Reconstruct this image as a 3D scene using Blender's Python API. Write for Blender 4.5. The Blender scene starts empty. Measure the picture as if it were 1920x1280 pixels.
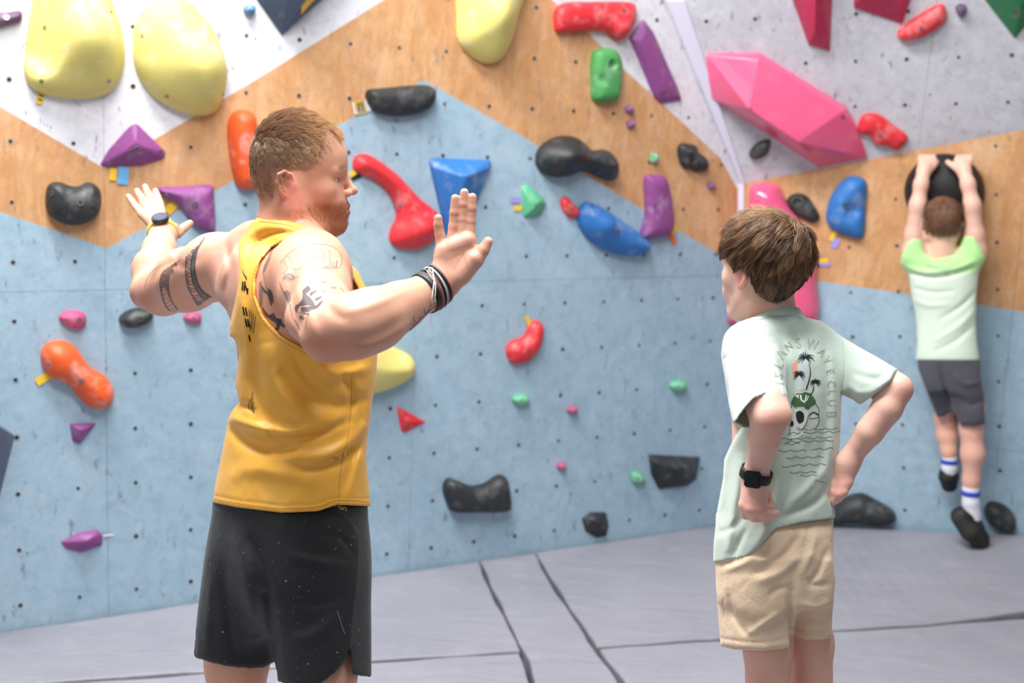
import bpy, bmesh, math, random
import numpy as np
from mathutils import Vector, Matrix, Quaternion
random.seed(7); rng = np.random.default_rng(7)
SC = bpy.context.scene
COL = SC.collection
A3 = lambda *a: np.array(a, float)
# ------------------------------------------------ camera, world, lights, exposure
FPX = 2380.0                      # focal length in pixels of the 1920 px wide frame
CAM = A3(0, 0, 1.738)             # eye height of the photographer above the mats
_g = A3(-0.03903262, 0.98737275, 0.15353018); _g /= np.linalg.norm(_g)
_fh = A3(0, 0, 1) - _g[2]*_g; _fh /= np.linalg.norm(_fh)
M = np.array([np.cross(_g, _fh), _fh, -_g])      # camera axes (right, down, forward) -> world
cam = bpy.data.objects.new('camera', bpy.data.cameras.new('camera')); COL.objects.link(cam)
cm = np.eye(4); cm[:3, 0] = M@A3(1, 0, 0); cm[:3, 1] = M@A3(0, -1, 0); cm[:3, 2] = M@A3(0, 0, -1); cm[:3, 3] = CAM
cam.matrix_world = Matrix(cm.tolist())
cam.data.sensor_width = 36; cam.data.lens = FPX/1920*36; cam.data.clip_end = 60
cam.data.dof.use_dof = True; cam.data.dof.focus_distance = 2.45; cam.data.dof.aperture_fstop = 3.4
SC.camera = cam
SC.view_settings.view_transform = 'Standard'; SC.view_settings.look = 'None'
SC.view_settings.exposure = 0.06; SC.view_settings.gamma = 1; SC.view_settings.use_curve_mapping = False
W = bpy.data.worlds.new('gym_air'); SC.world = W; W.use_nodes = True
W.node_tree.nodes['Background'].inputs[0].default_value = (0.97, 0.98, 1.0, 1)
W.node_tree.nodes['Background'].inputs[1].default_value = 0.25
def area(name, loc, target, sx, sy, power, col=(1, 1, 1)):
    l = bpy.data.lights.new(name, 'AREA'); l.shape = 'RECTANGLE'; l.size = sx; l.size_y = sy; l.energy = power; l.color = col
    o = bpy.data.objects.new(name, l); COL.objects.link(o); o.location = loc
    o.rotation_euler = (Vector(target)-Vector(loc)).to_track_quat('-Z', 'Y').to_euler(); return o
area('ceiling_lamp_wall', (-1.45, 3.2, 4.9), (-1.0, 4.6, 1.0), 2.8, .7, 265, (1, .985, .97))
area('ceiling_lamp_people', (-.05, 1.9, 4.2), (0.1, 2.4, 1.0), 2.2, .7, 140, (1, .99, .98))
area('ceiling_lamp_corner', (2.1, 3.4, 5.2), (1.2, 5.2, 0.6), 1.4, 0.8, 7, (1, .985, .97))
area('left_soft_light', (-3.4, -1.2, 2.6), (0.2, 2.8, 1.2), 2.6, 2.0, 34, (.97, .985, 1))  # soft area light from an unseen source behind the camera, to the left

def ray(px, py):
    px = np.asarray(px, float); py = np.asarray(py, float)
    return np.stack([(px-960)/FPX, (py-640)/FPX, np.ones_like(px)], -1)@M.T
def P(px, py, d):                 # point at forward depth d seen at a pixel
    return CAM + ray(px, py)*d
def proj(W3):
    c = (W3-CAM)@M
    return c[..., 0]/c[..., 2]*FPX+960, c[..., 1]/c[..., 2]*FPX+640, c[..., 2]
RIGHT = M@A3(1, 0, 0); FWD = _fh*0; FWD = A3(0, 1, 0); UP = A3(0, 0, 1)
def unit(v): v = np.asarray(v, float); return v/np.linalg.norm(v)

# ------------------------------------------------ materials
def lin(h):
    if isinstance(h, str): h = [int(h[i:i+2], 16)/255 for i in (0, 2, 4)]
    return tuple((c/12.92 if c <= .04045 else ((c+.055)/1.055)**2.4) for c in h)
class NT:
    def __init__(s, name):
        s.m = bpy.data.materials.new(name); s.m.use_nodes = True; s.t = s.m.node_tree
        s.b = s.t.nodes['Principled BSDF']
    def n(s, typ, **kw):
        nd = s.t.nodes.new(typ)
        for k, v in kw.items():
            if k.startswith('i_'):
                key = k[2:]; key = int(key) if key.isdigit() else key
                nd.inputs[key].default_value = v
            else: setattr(nd, k, v)
        return nd
    def l(s, a, b): s.t.links.new(a, b)
    def coord(s, scale=1.0, obj=True):
        tc = s.n('ShaderNodeTexCoord'); return tc.outputs['Object']
    def noise(s, vec, scale, detail=4, rough=.6, dist=0):
        nd = s.n('ShaderNodeTexNoise'); nd.inputs['Scale'].default_value = scale; nd.inputs['Detail'].default_value = detail
        nd.inputs['Roughness'].default_value = rough; nd.inputs['Distortion'].default_value = dist
        if vec is not None: s.l(vec, nd.inputs['Vector'])
        return nd.outputs['Fac']
    def ramp(s, fac, stops):
        nd = s.n('ShaderNodeValToRGB'); cr = nd.color_ramp
        while len(cr.elements) < len(stops): cr.elements.new(.5)
        for e, (p, c) in zip(cr.elements, stops):
            e.position = p; e.color = (c if len(c) == 4 else (*c, 1)) if not isinstance(c, (int, float)) else (c, c, c, 1)
        s.l(fac, nd.inputs['Fac']); return nd.outputs['Color']
    def mix(s, fac, a, b, mode='MIX'):
        nd = s.n('ShaderNodeMix', data_type='RGBA', blend_type=mode)
        for k, v in ((0, fac), (6, a), (7, b)):
            if hasattr(v, 'links'): s.l(v, nd.inputs[k])
            elif isinstance(v, (int, float)): nd.inputs[k].default_value = v if k == 0 else (v, v, v, 1)
            else: nd.inputs[k].default_value = (*v, 1) if len(v) == 3 else v
        return nd.outputs[2]
    def bump(s, h, strength=.3, dist=.01):
        nd = s.n('ShaderNodeBump'); nd.inputs['Strength'].default_value = strength; nd.inputs['Distance'].default_value = dist
        s.l(h, nd.inputs['Height']); s.l(nd.outputs['Normal'], s.b.inputs['Normal'])
    def base(s, c):
        if hasattr(c, 'links'): s.l(c, s.b.inputs['Base Color'])
        else: s.b.inputs['Base Color'].default_value = (*c, 1)
    def set(s, **kw):
        for k, v in kw.items(): s.b.inputs[k.replace('_', ' ')].default_value = v
        return s
def paint_mat(name, col, dark, chalk=.35, rough=.75, scuff=1.0, wood=False):
    t = NT(name); v = t.coord()
    c = t.mix(t.ramp(t.noise(v, 1.3, 5, .65), [(.35, 0.0), (.7, .55)]), lin(col), lin(dark))
    if wood:
        mp = t.n('ShaderNodeMapping'); mp.inputs['Scale'].default_value = (3, 3, .9); t.l(v, mp.inputs['Vector'])
        c = t.mix(t.ramp(t.noise(mp.outputs[0], 5, 6, .7, 1.5), [(.40, 0.0), (.60, .6)]), c, lin('BE8350'))
        c = t.mix(t.ramp(t.noise(mp.outputs[0], 2.2, 3, .5, .6), [(.52, 0.0), (.72, .5)]), c, lin('EDC79E'))
    mo = t.ramp(t.noise(v, 17, 6, .8, .6), [(.46, 0.0), (.66, .48)]); c = t.mix(mo, c, tuple(x*.74 for x in lin(dark)))
    ch = t.ramp(t.noise(v, 9.5, 8, .8, .5), [(.5, 0.0), (.72, 1.0)])
    chm = t.mix(1.0, ch, (chalk,)*3, 'MULTIPLY')
    c = t.mix(chm, c, lin('EDEFF6'))
    # dark shoe rubber marks: stretched thin noise
    mp2 = t.n('ShaderNodeMapping'); mp2.inputs['Scale'].default_value = (14, 14, 5); mp2.inputs['Rotation'].default_value = (0, .5, 0)
    t.l(v, mp2.inputs['Vector'])
    sc = t.ramp(t.noise(mp2.outputs[0], 2.1, 3, .8, .4), [(.625, 0.0), (.70, .6*scuff)])
    c = t.mix(sc, c, lin('5F6878'))
    t.base(c); t.set(Roughness=rough)
    t.bump(t.noise(v, 55, 3, .6), .12, .004)
    return t.m
M_BLUE = paint_mat('blue_wall_paint', 'A5BFD0', '8DACBF', .2)
M_WOOD = paint_mat('bare_plywood', 'DAAA7A', 'CD9663', .12, wood=True, scuff=.8)
M_WHITE = paint_mat('white_wall_paint', 'E6E5EC', 'D4D3DC', .5, scuff=1.3)
M_GREY = paint_mat('grey_white_wall_paint', 'D0D0D8', 'B8B8C2', .5, scuff=1.3)
def plain(name, col, rough=.5, spec=.5, bump=0, bscale=60, metal=0, coat=0, sheen=0):
    t = NT(name); t.base(lin(col)); t.set(Roughness=rough, Metallic=metal)
    t.b.inputs['Specular IOR Level'].default_value = spec; t.b.inputs['Coat Weight'].default_value = coat
    t.b.inputs['Sheen Weight'].default_value = sheen
    v = t.coord(); n = t.noise(v, bscale, 3, .6)
    c = t.mix(t.ramp(n, [(.3, 0.0), (.7, .16)]), lin(col), tuple(x*.8 for x in lin(col))); t.base(c)
    if bump: t.bump(n, bump, .003)
    return t.m
def hold_mat(name, col, chalk=.5, rough=.55, grit=.35, csc=9):
    t = NT(name); v = t.coord(); L = lin(col)
    c = t.mix(t.ramp(t.noise(v, 5, 4), [(.3, 0.0), (.75, .35)]), L, tuple(x*.78 for x in L))
    if chalk:
        c = t.mix(t.mix(1.0, t.ramp(t.noise(v, csc, 5, .7), [(.52, 0.0), (.74, 1.0)]), (chalk,)*3, 'MULTIPLY'), c, tuple(min(1, .55+.45*x) for x in L))
    t.base(c); t.set(Roughness=rough); t.bump(t.noise(v, 260, 2, .6), grit, .002)
    return t.m
HM = {k: hold_mat('hold_'+k, *a) for k, a in dict(
    yellow=('E6D97E', .75, .6), black=('2A2D2F', .22, .5), dome=('17191A', .12, .55), purple=('8F4A8B', .5, .5), orange=('F0602A', .75, .45),
    red=('E6323A', .55, .45), blue=('3076C0', .5, .5), green=('4E9E58', .5, .55), mint=('62B98C', .7, .55), pink=('F0628E', .1, .22, .04),
    magenta=('C23258', .15, .35, .1), navy=('46566E', .2, .6), slate=('5F6B80', .15, .7), teal=('2F7F55', .3, .55), plum=('5D3A63', .3, .6), rose=('C04A78', .4, .6), sky=('3E78A8', .4, .5)).items()}
HM['pink'].node_tree.nodes['Principled BSDF'].inputs['Coat Weight'].default_value = .5
M_MAT = NT('grey_crash_mat_vinyl'); v_ = M_MAT.coord()
c_ = M_MAT.mix(M_MAT.ramp(M_MAT.noise(v_, 1.6, 5, .6), [(.35, 0.0), (.7, .6)]), lin('96969F'), lin('80808B'))
c_ = M_MAT.mix(M_MAT.ramp(M_MAT.noise(v_, 9, 6, .7), [(.55, 0.0), (.8, .35)]), c_, lin('AEAEB9'))
M_MAT.base(c_); M_MAT.set(Roughness=.55)
mpm = M_MAT.n('ShaderNodeMapping'); mpm.inputs['Scale'].default_value = (1.2, 3.0, 1); M_MAT.l(v_, mpm.inputs['Vector'])
M_MAT.bump(M_MAT.noise(mpm.outputs[0], 3.2, 4, .6, .8), .5, .03); M_MAT = M_MAT.m
M_DARK = plain('dark_gap', '16171A', .9)
M_STEEL = plain('zinc_steel', '9A9C9E', .35, metal=.9)
M_TRIM = plain('white_corner_trim', 'DDDAEC', .6)
M_TAG = {k: plain('tag_'+k, c, .5) for k, c in dict(yellow='F2C93A', blue='6FB4E8', white='EDEDF2', lilac='A99BE0', orange='F0703C', black='17181A').items()}

# ------------------------------------------------ object helpers
def tag(o, label=None, cat=None, group=None, kind=None):
    for k, v in (('label', label), ('category', cat), ('group', group), ('kind', kind)):
        if v: o[k] = v
    return o
def mesh_obj(name, V, Fc, mats, parent=None, smooth=True, mi=None, colors=None):
    me = bpy.data.meshes.new(name)
    V = np.asarray(V, float)
    if isinstance(Fc, np.ndarray) and Fc.ndim == 2:
        n, k = Fc.shape
        me.vertices.add(len(V)); me.vertices.foreach_set('co', V.astype(np.float32).ravel())
        me.loops.add(n*k); me.loops.foreach_set('vertex_index', Fc.astype(np.int32).ravel())
        me.polygons.add(n); me.polygons.foreach_set('loop_start', np.arange(0, n*k, k, dtype=np.int32))
        me.update(calc_edges=True)
    else: me.from_pydata([tuple(v) for v in V], [], [tuple(int(i) for i in f) for f in Fc])
    for m in (mats if isinstance(mats, (list, tuple)) else [mats]): me.materials.append(m)
    if mi is not None: me.polygons.foreach_set('material_index', np.asarray(mi, np.int32))
    me.polygons.foreach_set('use_smooth', np.full(len(me.polygons), smooth))
    if colors is not None:
        ca = me.color_attributes.new('Col', 'FLOAT_COLOR', 'POINT')
        c4 = np.c_[colors, np.ones(len(V))].astype(np.float32); ca.data.foreach_set('color', c4.ravel())
    me.validate(); me.update()
    o = bpy.data.objects.new(name, me); COL.objects.link(o)
    if parent is not None: o.parent = parent; o.matrix_parent_inverse = parent.matrix_world.inverted()
    return o
def bm_obj(name, bm, mats, parent=None, smooth=False):
    me = bpy.data.meshes.new(name); bm.to_mesh(me); bm.free()
    for m in (mats if isinstance(mats, (list, tuple)) else [mats]): me.materials.append(m)
    if smooth: me.polygons.foreach_set('use_smooth', np.ones(len(me.polygons), bool))
    o = bpy.data.objects.new(name, me); COL.objects.link(o)
    if parent is not None: o.parent = parent; o.matrix_parent_inverse = parent.matrix_world.inverted()
    return o
def empty(name, loc):
    o = bpy.data.objects.new(name, None); COL.objects.link(o); o.location = tuple(loc); o.empty_display_size = .1
    o.matrix_world = Matrix.Translation(Vector(tuple(loc))); return o

# ------------------------------------------------ implicit surface engine
def surfnet(f, bmin, bmax, h, N=12, lip=1.3, slack=.004, region=None, dense=False):
    bmin = np.asarray(bmin, float); bmax = np.asarray(bmax, float)
    B = N*h; nb = np.maximum(1, np.ceil((bmax-bmin)/B).astype(int)); R = B*.8661
    I = np.stack(np.meshgrid(*[np.arange(n) for n in nb], indexing='ij'), -1).reshape(-1, 3)
    C = bmin+(I+.5)*B
    if not dense:
        fc = f(C, None, None); I = I[np.abs(fc) < R*lip+slack]
    dims = nb*N+2
    ax = np.arange(N+1)
    G = np.stack(np.meshgrid(ax, ax, ax, indexing='ij'), -1)
    keys = []; verts = []; quads = []; flips = []
    def key(c): return (c[..., 0]+1)+(c[..., 1]+1)*dims[0]+(c[..., 2]+1)*dims[0]*dims[1]
    corners = [(i, j, k) for i in (0, 1) for j in (0, 1) for k in (0, 1)]
    eds = [(a, b) for a in range(8) for b in range(a+1, 8) if sum(abs(corners[a][q]-corners[b][q]) for q in range(3)) == 1]
    CN = np.array(corners)
    for idx in I:
        o = idx*N; pts = bmin+(G+o)*h
        v = f(pts.reshape(-1, 3), bmin+(idx+.5)*B, R).reshape(N+1, N+1, N+1)
        s = v < 0
        if s.all() or not s.any(): continue
        cnt = sum(s[i:i+N, j:j+N, k:k+N].astype(np.int8) for i, j, k in corners)
        c = np.argwhere((cnt > 0) & (cnt < 8))
        if len(c) == 0: continue
        vals = np.stack([v[c[:, 0]+i, c[:, 1]+j, c[:, 2]+k] for i, j, k in corners], 1)
        acc = np.zeros((len(c), 3)); num = np.zeros(len(c))
        for a, b in eds:
            va, vb = vals[:, a], vals[:, b]; m = (va < 0) != (vb < 0)
            t = np.where(m, va/np.where(m, va-vb, 1), 0)
            p = CN[a]+t[:, None]*(CN[b]-CN[a]); acc += p*m[:, None]; num += m
        verts.append(bmin+(c+o+acc/num[:, None])*h); keys.append(key(c+o))
        for axi in range(3):
            sl = [slice(0, N)]*3; sl2 = list(sl); sl2[axi] = slice(1, N+1)
            e = np.argwhere(s[tuple(sl)] != s[tuple(sl2)])
            if len(e) == 0: continue
            fl = s[e[:, 0], e[:, 1], e[:, 2]]
            a1, a2 = (axi+1) % 3, (axi+2) % 3
            d1 = np.zeros(3, int); d1[a1] = 1; d2 = np.zeros(3, int); d2[a2] = 1
            E = e+o
            q = np.stack([key(E-d1-d2), key(E-d2), key(E), key(E-d1)], 1)
            quads.append(q); flips.append(fl)
    if not verts: return np.zeros((0, 3)), np.zeros((0, 4), int)
    V = np.concatenate(verts); K = np.concatenate(keys); Q = np.concatenate(quads); FL = np.concatenate(flips)
    so = np.argsort(K); K = K[so]; V = V[so]
    qi = np.clip(np.searchsorted(K, Q), 0, len(K)-1); ok = (K[qi] == Q).all(1)
    qi = qi[ok]; FL = FL[ok]; qi[~FL] = qi[~FL][:, ::-1]
    if region is not None:
        inside = region(V); qi = qi[inside[qi].any(1)]
        used = np.unique(qi); mp = np.full(len(V), -1); mp[used] = np.arange(len(used)); V = V[used]; qi = mp[qi]
    return V, qi
def smin(a, b, k):
    if k <= 0: return np.minimum(a, b)
    h = np.maximum(k-np.abs(a-b), 0)/k
    return np.minimum(a, b)-h*h*k*.25
def smax(a, b, k): return -smin(-a, -b, k)
class SDF:
    """ordered list of primitives; each culled per block by its bounding sphere"""
    def __init__(s): s.ops = []
    def add(s, prim, k=.01, mode='+'):
        s.ops.append((prim, k, mode)); return s
    def sub(s, prim, k=.006): return s.add(prim, k, '-')
    def post(s, fn): s.ops.append((fn, 0, 'f')); return s
    def __call__(s, p, c=None, R=None):
        f = np.full(len(p), .5)
        for prim, k, mode in s.ops:
            if mode == 'f': f = prim(f, p); continue
            if c is not None and np.linalg.norm(c-prim.c)-prim.r > R+k+.012: continue
            d = prim(p)
            if mode == '+': f = smin(f, d, k)
            elif mode == '-': f = smax(f, -d, k)
            else: f = smax(f, d, k)
        return f
class Cone:
    def __init__(s, a, b, ra, rb, n=None, flat=1.0):
        s.a = np.asarray(a, float); s.b = np.asarray(b, float); s.ra = ra; s.rb = rb
        s.n = None if n is None else unit(n); s.flat = flat
        s.c = (s.a+s.b)/2; s.r = np.linalg.norm(s.b-s.a)/2+max(ra, rb)*max(1, flat)
        s.ba = s.b-s.a; s.l2 = max(s.ba@s.ba, 1e-12)
    def __call__(s, p):
        v = p-s.a; h = np.clip((v@s.ba)/s.l2, 0, 1); v = v-h[:, None]*s.ba
        sc = 1
        if s.n is not None:
            v = v+(v@s.n)[:, None]*s.n*(1/s.flat-1)
            if s.flat < 1: sc = 1
        return np.sqrt((v*v).sum(1))-(s.ra+(s.rb-s.ra)*h)
class Ell:
    def __init__(s, c, ax, r):       # ax: 3x3 rows = local axes
        s.c = np.asarray(c, float); s.ax = np.eye(3) if ax is None else np.asarray(ax, float); s.rad = np.asarray(r, float); s.r = s.rad.max()
    def __call__(s, p):
        q = (p-s.c)@s.ax.T; k0 = np.sqrt(((q/s.rad)**2).sum(1)); k1 = np.sqrt(((q/s.rad**2)**2).sum(1))+1e-9
        return k0*(k0-1)/k1
class Grp:
    def __init__(s, prims, k):
        s.p = prims; s.k = k; cs = np.array([q.c for q in prims]); s.c = cs.mean(0); s.r = max(np.linalg.norm(q.c-s.c)+q.r for q in prims)
    def __call__(s, p):
        f = s.p[0](p)
        for q in s.p[1:]: f = smin(f, q(p), s.k)
        return f
def spl(pts, n=80):                # catmull-rom through rows
    pts = np.asarray(pts, float); m = len(pts); t = np.linspace(0, m-1, n); i = np.clip(t.astype(int), 0, m-2); u = (t-i)[:, None]
    p0 = pts[np.maximum(i-1, 0)]; p1 = pts[i]; p2 = pts[i+1]; p3 = pts[np.minimum(i+2, m-1)]
    return .5*(2*p1+(p2-p0)*u+(2*p0-5*p1+4*p2-p3)*u*u+(3*p1-p0-3*p2+p3)*u**3)
class Loft:
    """elliptic sections stacked along z: rows (z, cx, cy, half width along a, half depth along b[, b offset])"""
    def __init__(s, rows, a, b, e=2.3, rnd=.02):
        R = spl(rows, 90); s.z = R[:, 0]; s.R = R; s.a = unit(a)[:2]; s.b = unit(b)[:2]; s.e = e; s.rnd = rnd
        if s.z[0] > s.z[-1]: s.R = R[::-1]; s.z = s.R[:, 0]
        s.z = np.maximum.accumulate(s.z)
        zc = (s.z[0]+s.z[-1])/2; s.c = np.array([R[:, 1].mean(), R[:, 2].mean(), zc]); s.r = np.hypot((s.z[-1]-s.z[0])/2, R[:, 3:5].max())+.1
    def __call__(s, p):
        z = p[:, 2]; g = [np.interp(z, s.z, s.R[:, i]) for i in (1, 2, 3, 4)]
        x = p[:, 0]-g[0]; y = p[:, 1]-g[1]
        u = np.abs(x*s.a[0]+y*s.a[1])/g[2]; v = np.abs(x*s.b[0]+y*s.b[1])/g[3]
        d = ((u**s.e+v**s.e)**(1/s.e)-1)*np.minimum(g[2], g[3])
        return smax(smax(d, z-s.z[-1], s.rnd*2), s.z[0]-z, s.rnd)
class Field:
    """scalar field over the picture plane used to shape real surfaces (folds, outlines); bilinear"""
    def __init__(s, x0, y0, x1, y1, st=2):
        s.x0, s.y0, s.st = x0, y0, st
        s.X, s.Y = np.meshgrid(np.arange(x0, x1+st, st, dtype=float), np.arange(y0, y1+st, st, dtype=float)); s.A = np.zeros_like(s.X)
    def __call__(s, x, y):
        u = np.clip((x-s.x0)/s.st, 0, s.A.shape[1]-1.001); v = np.clip((y-s.y0)/s.st, 0, s.A.shape[0]-1.001)
        i = u.astype(int); j = v.astype(int); a = u-i; b = v-j; A = s.A
        return (A[j, i]*(1-a)+A[j, i+1]*a)*(1-b)+(A[j+1, i]*(1-a)+A[j+1, i+1]*a)*b
    def poly(s, pts):               # signed distance in px, negative inside
        s.A = polysdf(s.X, s.Y, pts); return s
    def stroke(s, pts, w, a, taper=True):
        pts = spl(pts, 24) if len(pts) > 2 else np.asarray(pts, float); best = np.full(s.X.shape, 1e9); par = np.zeros(s.X.shape); n = len(pts)-1
        for i in range(n):
            ax, ay = pts[i]; bx, by = pts[i+1]; dx, dy = bx-ax, by-ay; l2 = dx*dx+dy*dy+1e-9
            h = np.clip(((s.X-ax)*dx+(s.Y-ay)*dy)/l2, 0, 1); d = np.hypot(s.X-ax-h*dx, s.Y-ay-h*dy)
            m = d < best; best[m] = d[m]; par[m] = ((i+h)/n)[m]
        t = np.sin(np.pi*np.clip(par, .02, .98))**.6 if taper else 1
        s.A += a*np.exp(-(best/w)**2)*t; return s
def polysdf(X, Y, pts):
    pts = np.asarray(pts, float); best = np.full(X.shape, 1e18); ins = np.zeros(X.shape, bool); n = len(pts)
    for i in range(n):
        ax, ay = pts[i]; bx, by = pts[(i+1) % n]; dx, dy = bx-ax, by-ay; l2 = dx*dx+dy*dy+1e-12
        h = np.clip(((X-ax)*dx+(Y-ay)*dy)/l2, 0, 1); best = np.minimum(best, (X-ax-h*dx)**2+(Y-ay-h*dy)**2)
        if dy != 0:
            c = ((ay > Y) != (by > Y)) & (X < dx*(Y-ay)/dy+ax); ins ^= c
    d = np.sqrt(best); return np.where(ins, -d, d)
def closed_spl(pts, per=6):
    pts = np.asarray(pts, float); m = len(pts); t = np.arange(m*per)/per; i = t.astype(int); u = (t-i)[:, None]
    p0, p1, p2, p3 = pts[(i-1) % m], pts[i % m], pts[(i+1) % m], pts[(i+2) % m]
    return .5*(2*p1+(p2-p0)*u+(2*p0-5*p1+4*p2-p3)*u*u+(3*p1-p0-3*p2+p3)*u**3)

# ------------------------------------------------ walls
class Plane:
    def __init__(s, p, n, uref):
        s.p = np.asarray(p, float); s.n = unit(n); s.v = unit(UP-(UP@s.n)*s.n); s.u = np.cross(s.v, s.n)
        if s.u@uref < 0: s.u = -s.u
    def hit(s, px, py, h=0):
        d = ray(px, py); t = ((s.p+s.n*h-CAM)@s.n)/(d@s.n); return CAM+d*np.asarray(t)[..., None]
    def uv(s, W3): q = W3-s.p; return np.stack([q@s.u, q@s.v], -1)
    def w(s, u, v, h=0): return s.p+np.multiply.outer(u, s.u)+np.multiply.outer(v, s.v)+np.multiply.outer(h, s.n) if np.ndim(u) else s.p+u*s.u+v*s.v+h*s.n
tA = CAM+M@A3(-1.67680633, -0.067072, 4.27630698)
PA = Plane(tA, M@A3(0.50241528, 0.15220577, -0.85112414), RIGHT)
def plane3(a, b, c):
    n = np.cross(b-a, c-a); n = unit(n)
    if n@(CAM-a) < 0: n = -n
    return Plane(a, n, RIGHT)
c0 = PA.hit(1389, 345); c1 = PA.hit(1386, 980); ctop = PA.hit(1240, 0)
PL = plane3(c0, c1, P(1870, 700, 5.58))
PU = plane3(PL.hit(1389, 345), PL.hit(1920, 243), ctop)
WALL = dict(A=PA, L=PL, U=PU)
def clip_rect(poly, ax, val, keep_less):
    out = []; n = len(poly)
    for i in range(n):
        a = poly[i]; b = poly[(i+1) % n]; fa = (a[ax]-val)*(1 if keep_less else -1); fb = (b[ax]-val)*(1 if keep_less else -1)
        if fa <= 0: out.append(a)
        if (fa < 0) != (fb < 0) and fa != fb:
            t = fa/(fa-fb); out.append(a+(b-a)*t)
    return out
def panels(parent, pl, regions, us, vs, clip=None, gap=.0006, th=.018):
    """plywood panels; each panel one object, painted regions are its faces"""
    for i in range(len(us)-1):
        for j in range(len(vs)-1):
            V = []; Fc = []; mi = []
            for poly, m in regions:
                q = [np.array(x) for x in poly]
                for ax, val, kl in ((0, us[i]+gap, False), (0, us[i+1]-gap, True), (1, vs[j]+gap, False), (1, vs[j+1]-gap, True)):
                    if len(q) >= 3: q = clip_rect(q, ax, val, kl)
                if len(q) < 3: continue
                ar = .5*sum(q[k][0]*q[(k+1) % len(q)][1]-q[(k+1) % len(q)][0]*q[k][1] for k in range(len(q)))
                if abs(ar) < 1e-5: continue
                b = len(V); n = len(q); V += [pl.w(x[0], x[1], 0) for x in q]; V += [pl.w(x[0], x[1], -th) for x in q]
                fr = list(range(b, b+n)); Fc.append(fr if np.dot(np.cross(pl.u, pl.v), pl.n)*ar > 0 else fr[::-1]); mi.append(m)
                for k in range(n): Fc.append([b+k, b+(k+1) % n, b+n+(k+1) % n, b+n+k]); mi.append(m)
            if V: mesh_obj('plywood_panel', V, Fc, [M_BLUE, M_WOOD, M_WHITE, M_GREY], parent, False, mi)
uvA = lambda pts: PA.uv(PA.hit(*np.array(pts, float).T))
wallA = tag(empty('wall_left', PA.w(1.2, -1.7)), kind='structure'); wallA.matrix_world = Matrix.Translation(Vector((0, 0, 0))); wallA.location = (0, 0, 0)
zb = -PA.p[2]-.32                        # v of the floor slab
zt = 4.6-PA.p[2]
cu = PA.uv(c0)[0]
blueA = [(-900, 91), (200, 465), (795, 150), (960, 244), (1201, 390), (1355, 480), (1389, 497)]
q = uvA(blueA); e0 = q[0]; regs = []
regs.append(([e0]+list(q[1:])+[A3(q[-1][0]+.4, q[-1][1]-.1), A3(q[-1][0]+.4, zb), A3(e0[0], zb)], 0))
w1 = uvA([(-900, -332), (196, 316), (480, 150), (720, 0)]); dirw = unit(w1[3]-w1[2]); w1e = w1[3]+dirw*((zt-w1[3][1])/dirw[1])
regs.append(([A3(w1[0][0], zt)]+list(w1)+[w1e], 2))
cor = uvA([(1240, 0), (1386, 340)]); dc = unit(cor[0]-cor[1]); ctop_e = cor[0]+dc*((zt-cor[0][1])/dc[1])
w2 = uvA([(1035, 0), (1101, 59), (1170, 130), (1280, 230), (1351, 297), (1382, 353)]); d2 = unit(w2[0]-w2[1]); w2e = w2[0]+d2*((zt-w2[0][1])/d2[1])
regs.append(([w2e]+list(w2)+[cor[1], cor[0], ctop_e] if ctop_e[0] > w2e[0] else [w2[0]]+list(w2[1:])+[cor[1], cor[0]], 2))
# bare plywood: between the painted fields (non-convex, cut into convex strips by u)
def yat(poly, u): poly = np.array(sorted(poly, key=lambda a: a[0])); return np.interp(u, poly[:, 0], poly[:, 1])
lowline = [tuple(a) for a in q]; lowline.append((q[-1][0]+.3, q[-1][1]-.1))
upl = [tuple(a) for a in w1]+[tuple(w1e)]
xr = np.unique(np.round(np.array([a[0] for a in lowline]+[a[0] for a in upl]+[a[0] for a in w2]+[w2e[0]]), 5))
xr = xr[(xr >= e0[0]) & (xr <= cu+.3)]
xs = sorted(set(list(xr)))
def upper(u, side):
    up = zt
    if u <= w1e[0]+1e-6: up = min(up, yat(upl, u))
    if u >= w2e[0]-1e-6: up = min(up, yat([tuple(w2e)]+[tuple(a) for a in w2]+[(cu+.3, w2[-1][1]-.02)], u))
    return up
for a, b in zip(xs[:-1], xs[1:]):
    if b-a < 1e-4: continue
    la, lb = yat(lowline, a+1e-6), yat(lowline, b-1e-6); ua, ub = upper(a+2e-5, 1), upper(b-2e-5, 0)
    if ua-la < 1e-3 and ub-lb < 1e-3: continue
    regs.append(([A3(a, la), A3(b, lb), A3(b, max(ub, lb)), A3(a, max(ua, la))], 1))
# clip everything beyond the corner line
def clip_line(poly, p0, d):              # keep the left side (smaller u)
    n_ = A3(d[1], -d[0]); n_ = n_ if n_[0] > 0 else -n_; out = []
    for i in range(len(poly)):
        a = np.array(poly[i]); b = np.array(poly[(i+1) % len(poly)]); fa = (a-p0)@n_; fb = (b-p0)@n_
        if fa <= 0: out.append(a)
        if (fa < 0) != (fb < 0) and fa != fb: out.append(a+(b-a)*fa/(fa-fb))
    return out
kink = PA.uv(c0); dl = unit(PA.uv(c1)-kink); du = unit(PA.uv(ctop)-kink)
regs = [(clip_line(clip_line(r, kink, dl), kink, du) if False else clip_line(r, kink, dl), m) for r, m in regs]
R2 = []
for r, m in regs:
    if len(r) < 3: continue
    r2 = clip_line(r, kink, du) if max(a[1] for a in r) > kink[1] else r
    # below the kink only the lower corner line bounds
    lo = clip_rect([np.array(a) for a in r], 1, kink[1], True); hi = clip_rect([np.array(a) for a in r], 1, kink[1], False)
    if len(lo) >= 3: R2.append((lo, m))
    if len(hi) >= 3:
        hi = clip_line(hi, kink, du)
        if len(hi) >= 3: R2.append((hi, m))
us = [.3+1.2*k for k in range(-3, 3)]; us = [us[0]]+us[1:]+[cu+.6]
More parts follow.
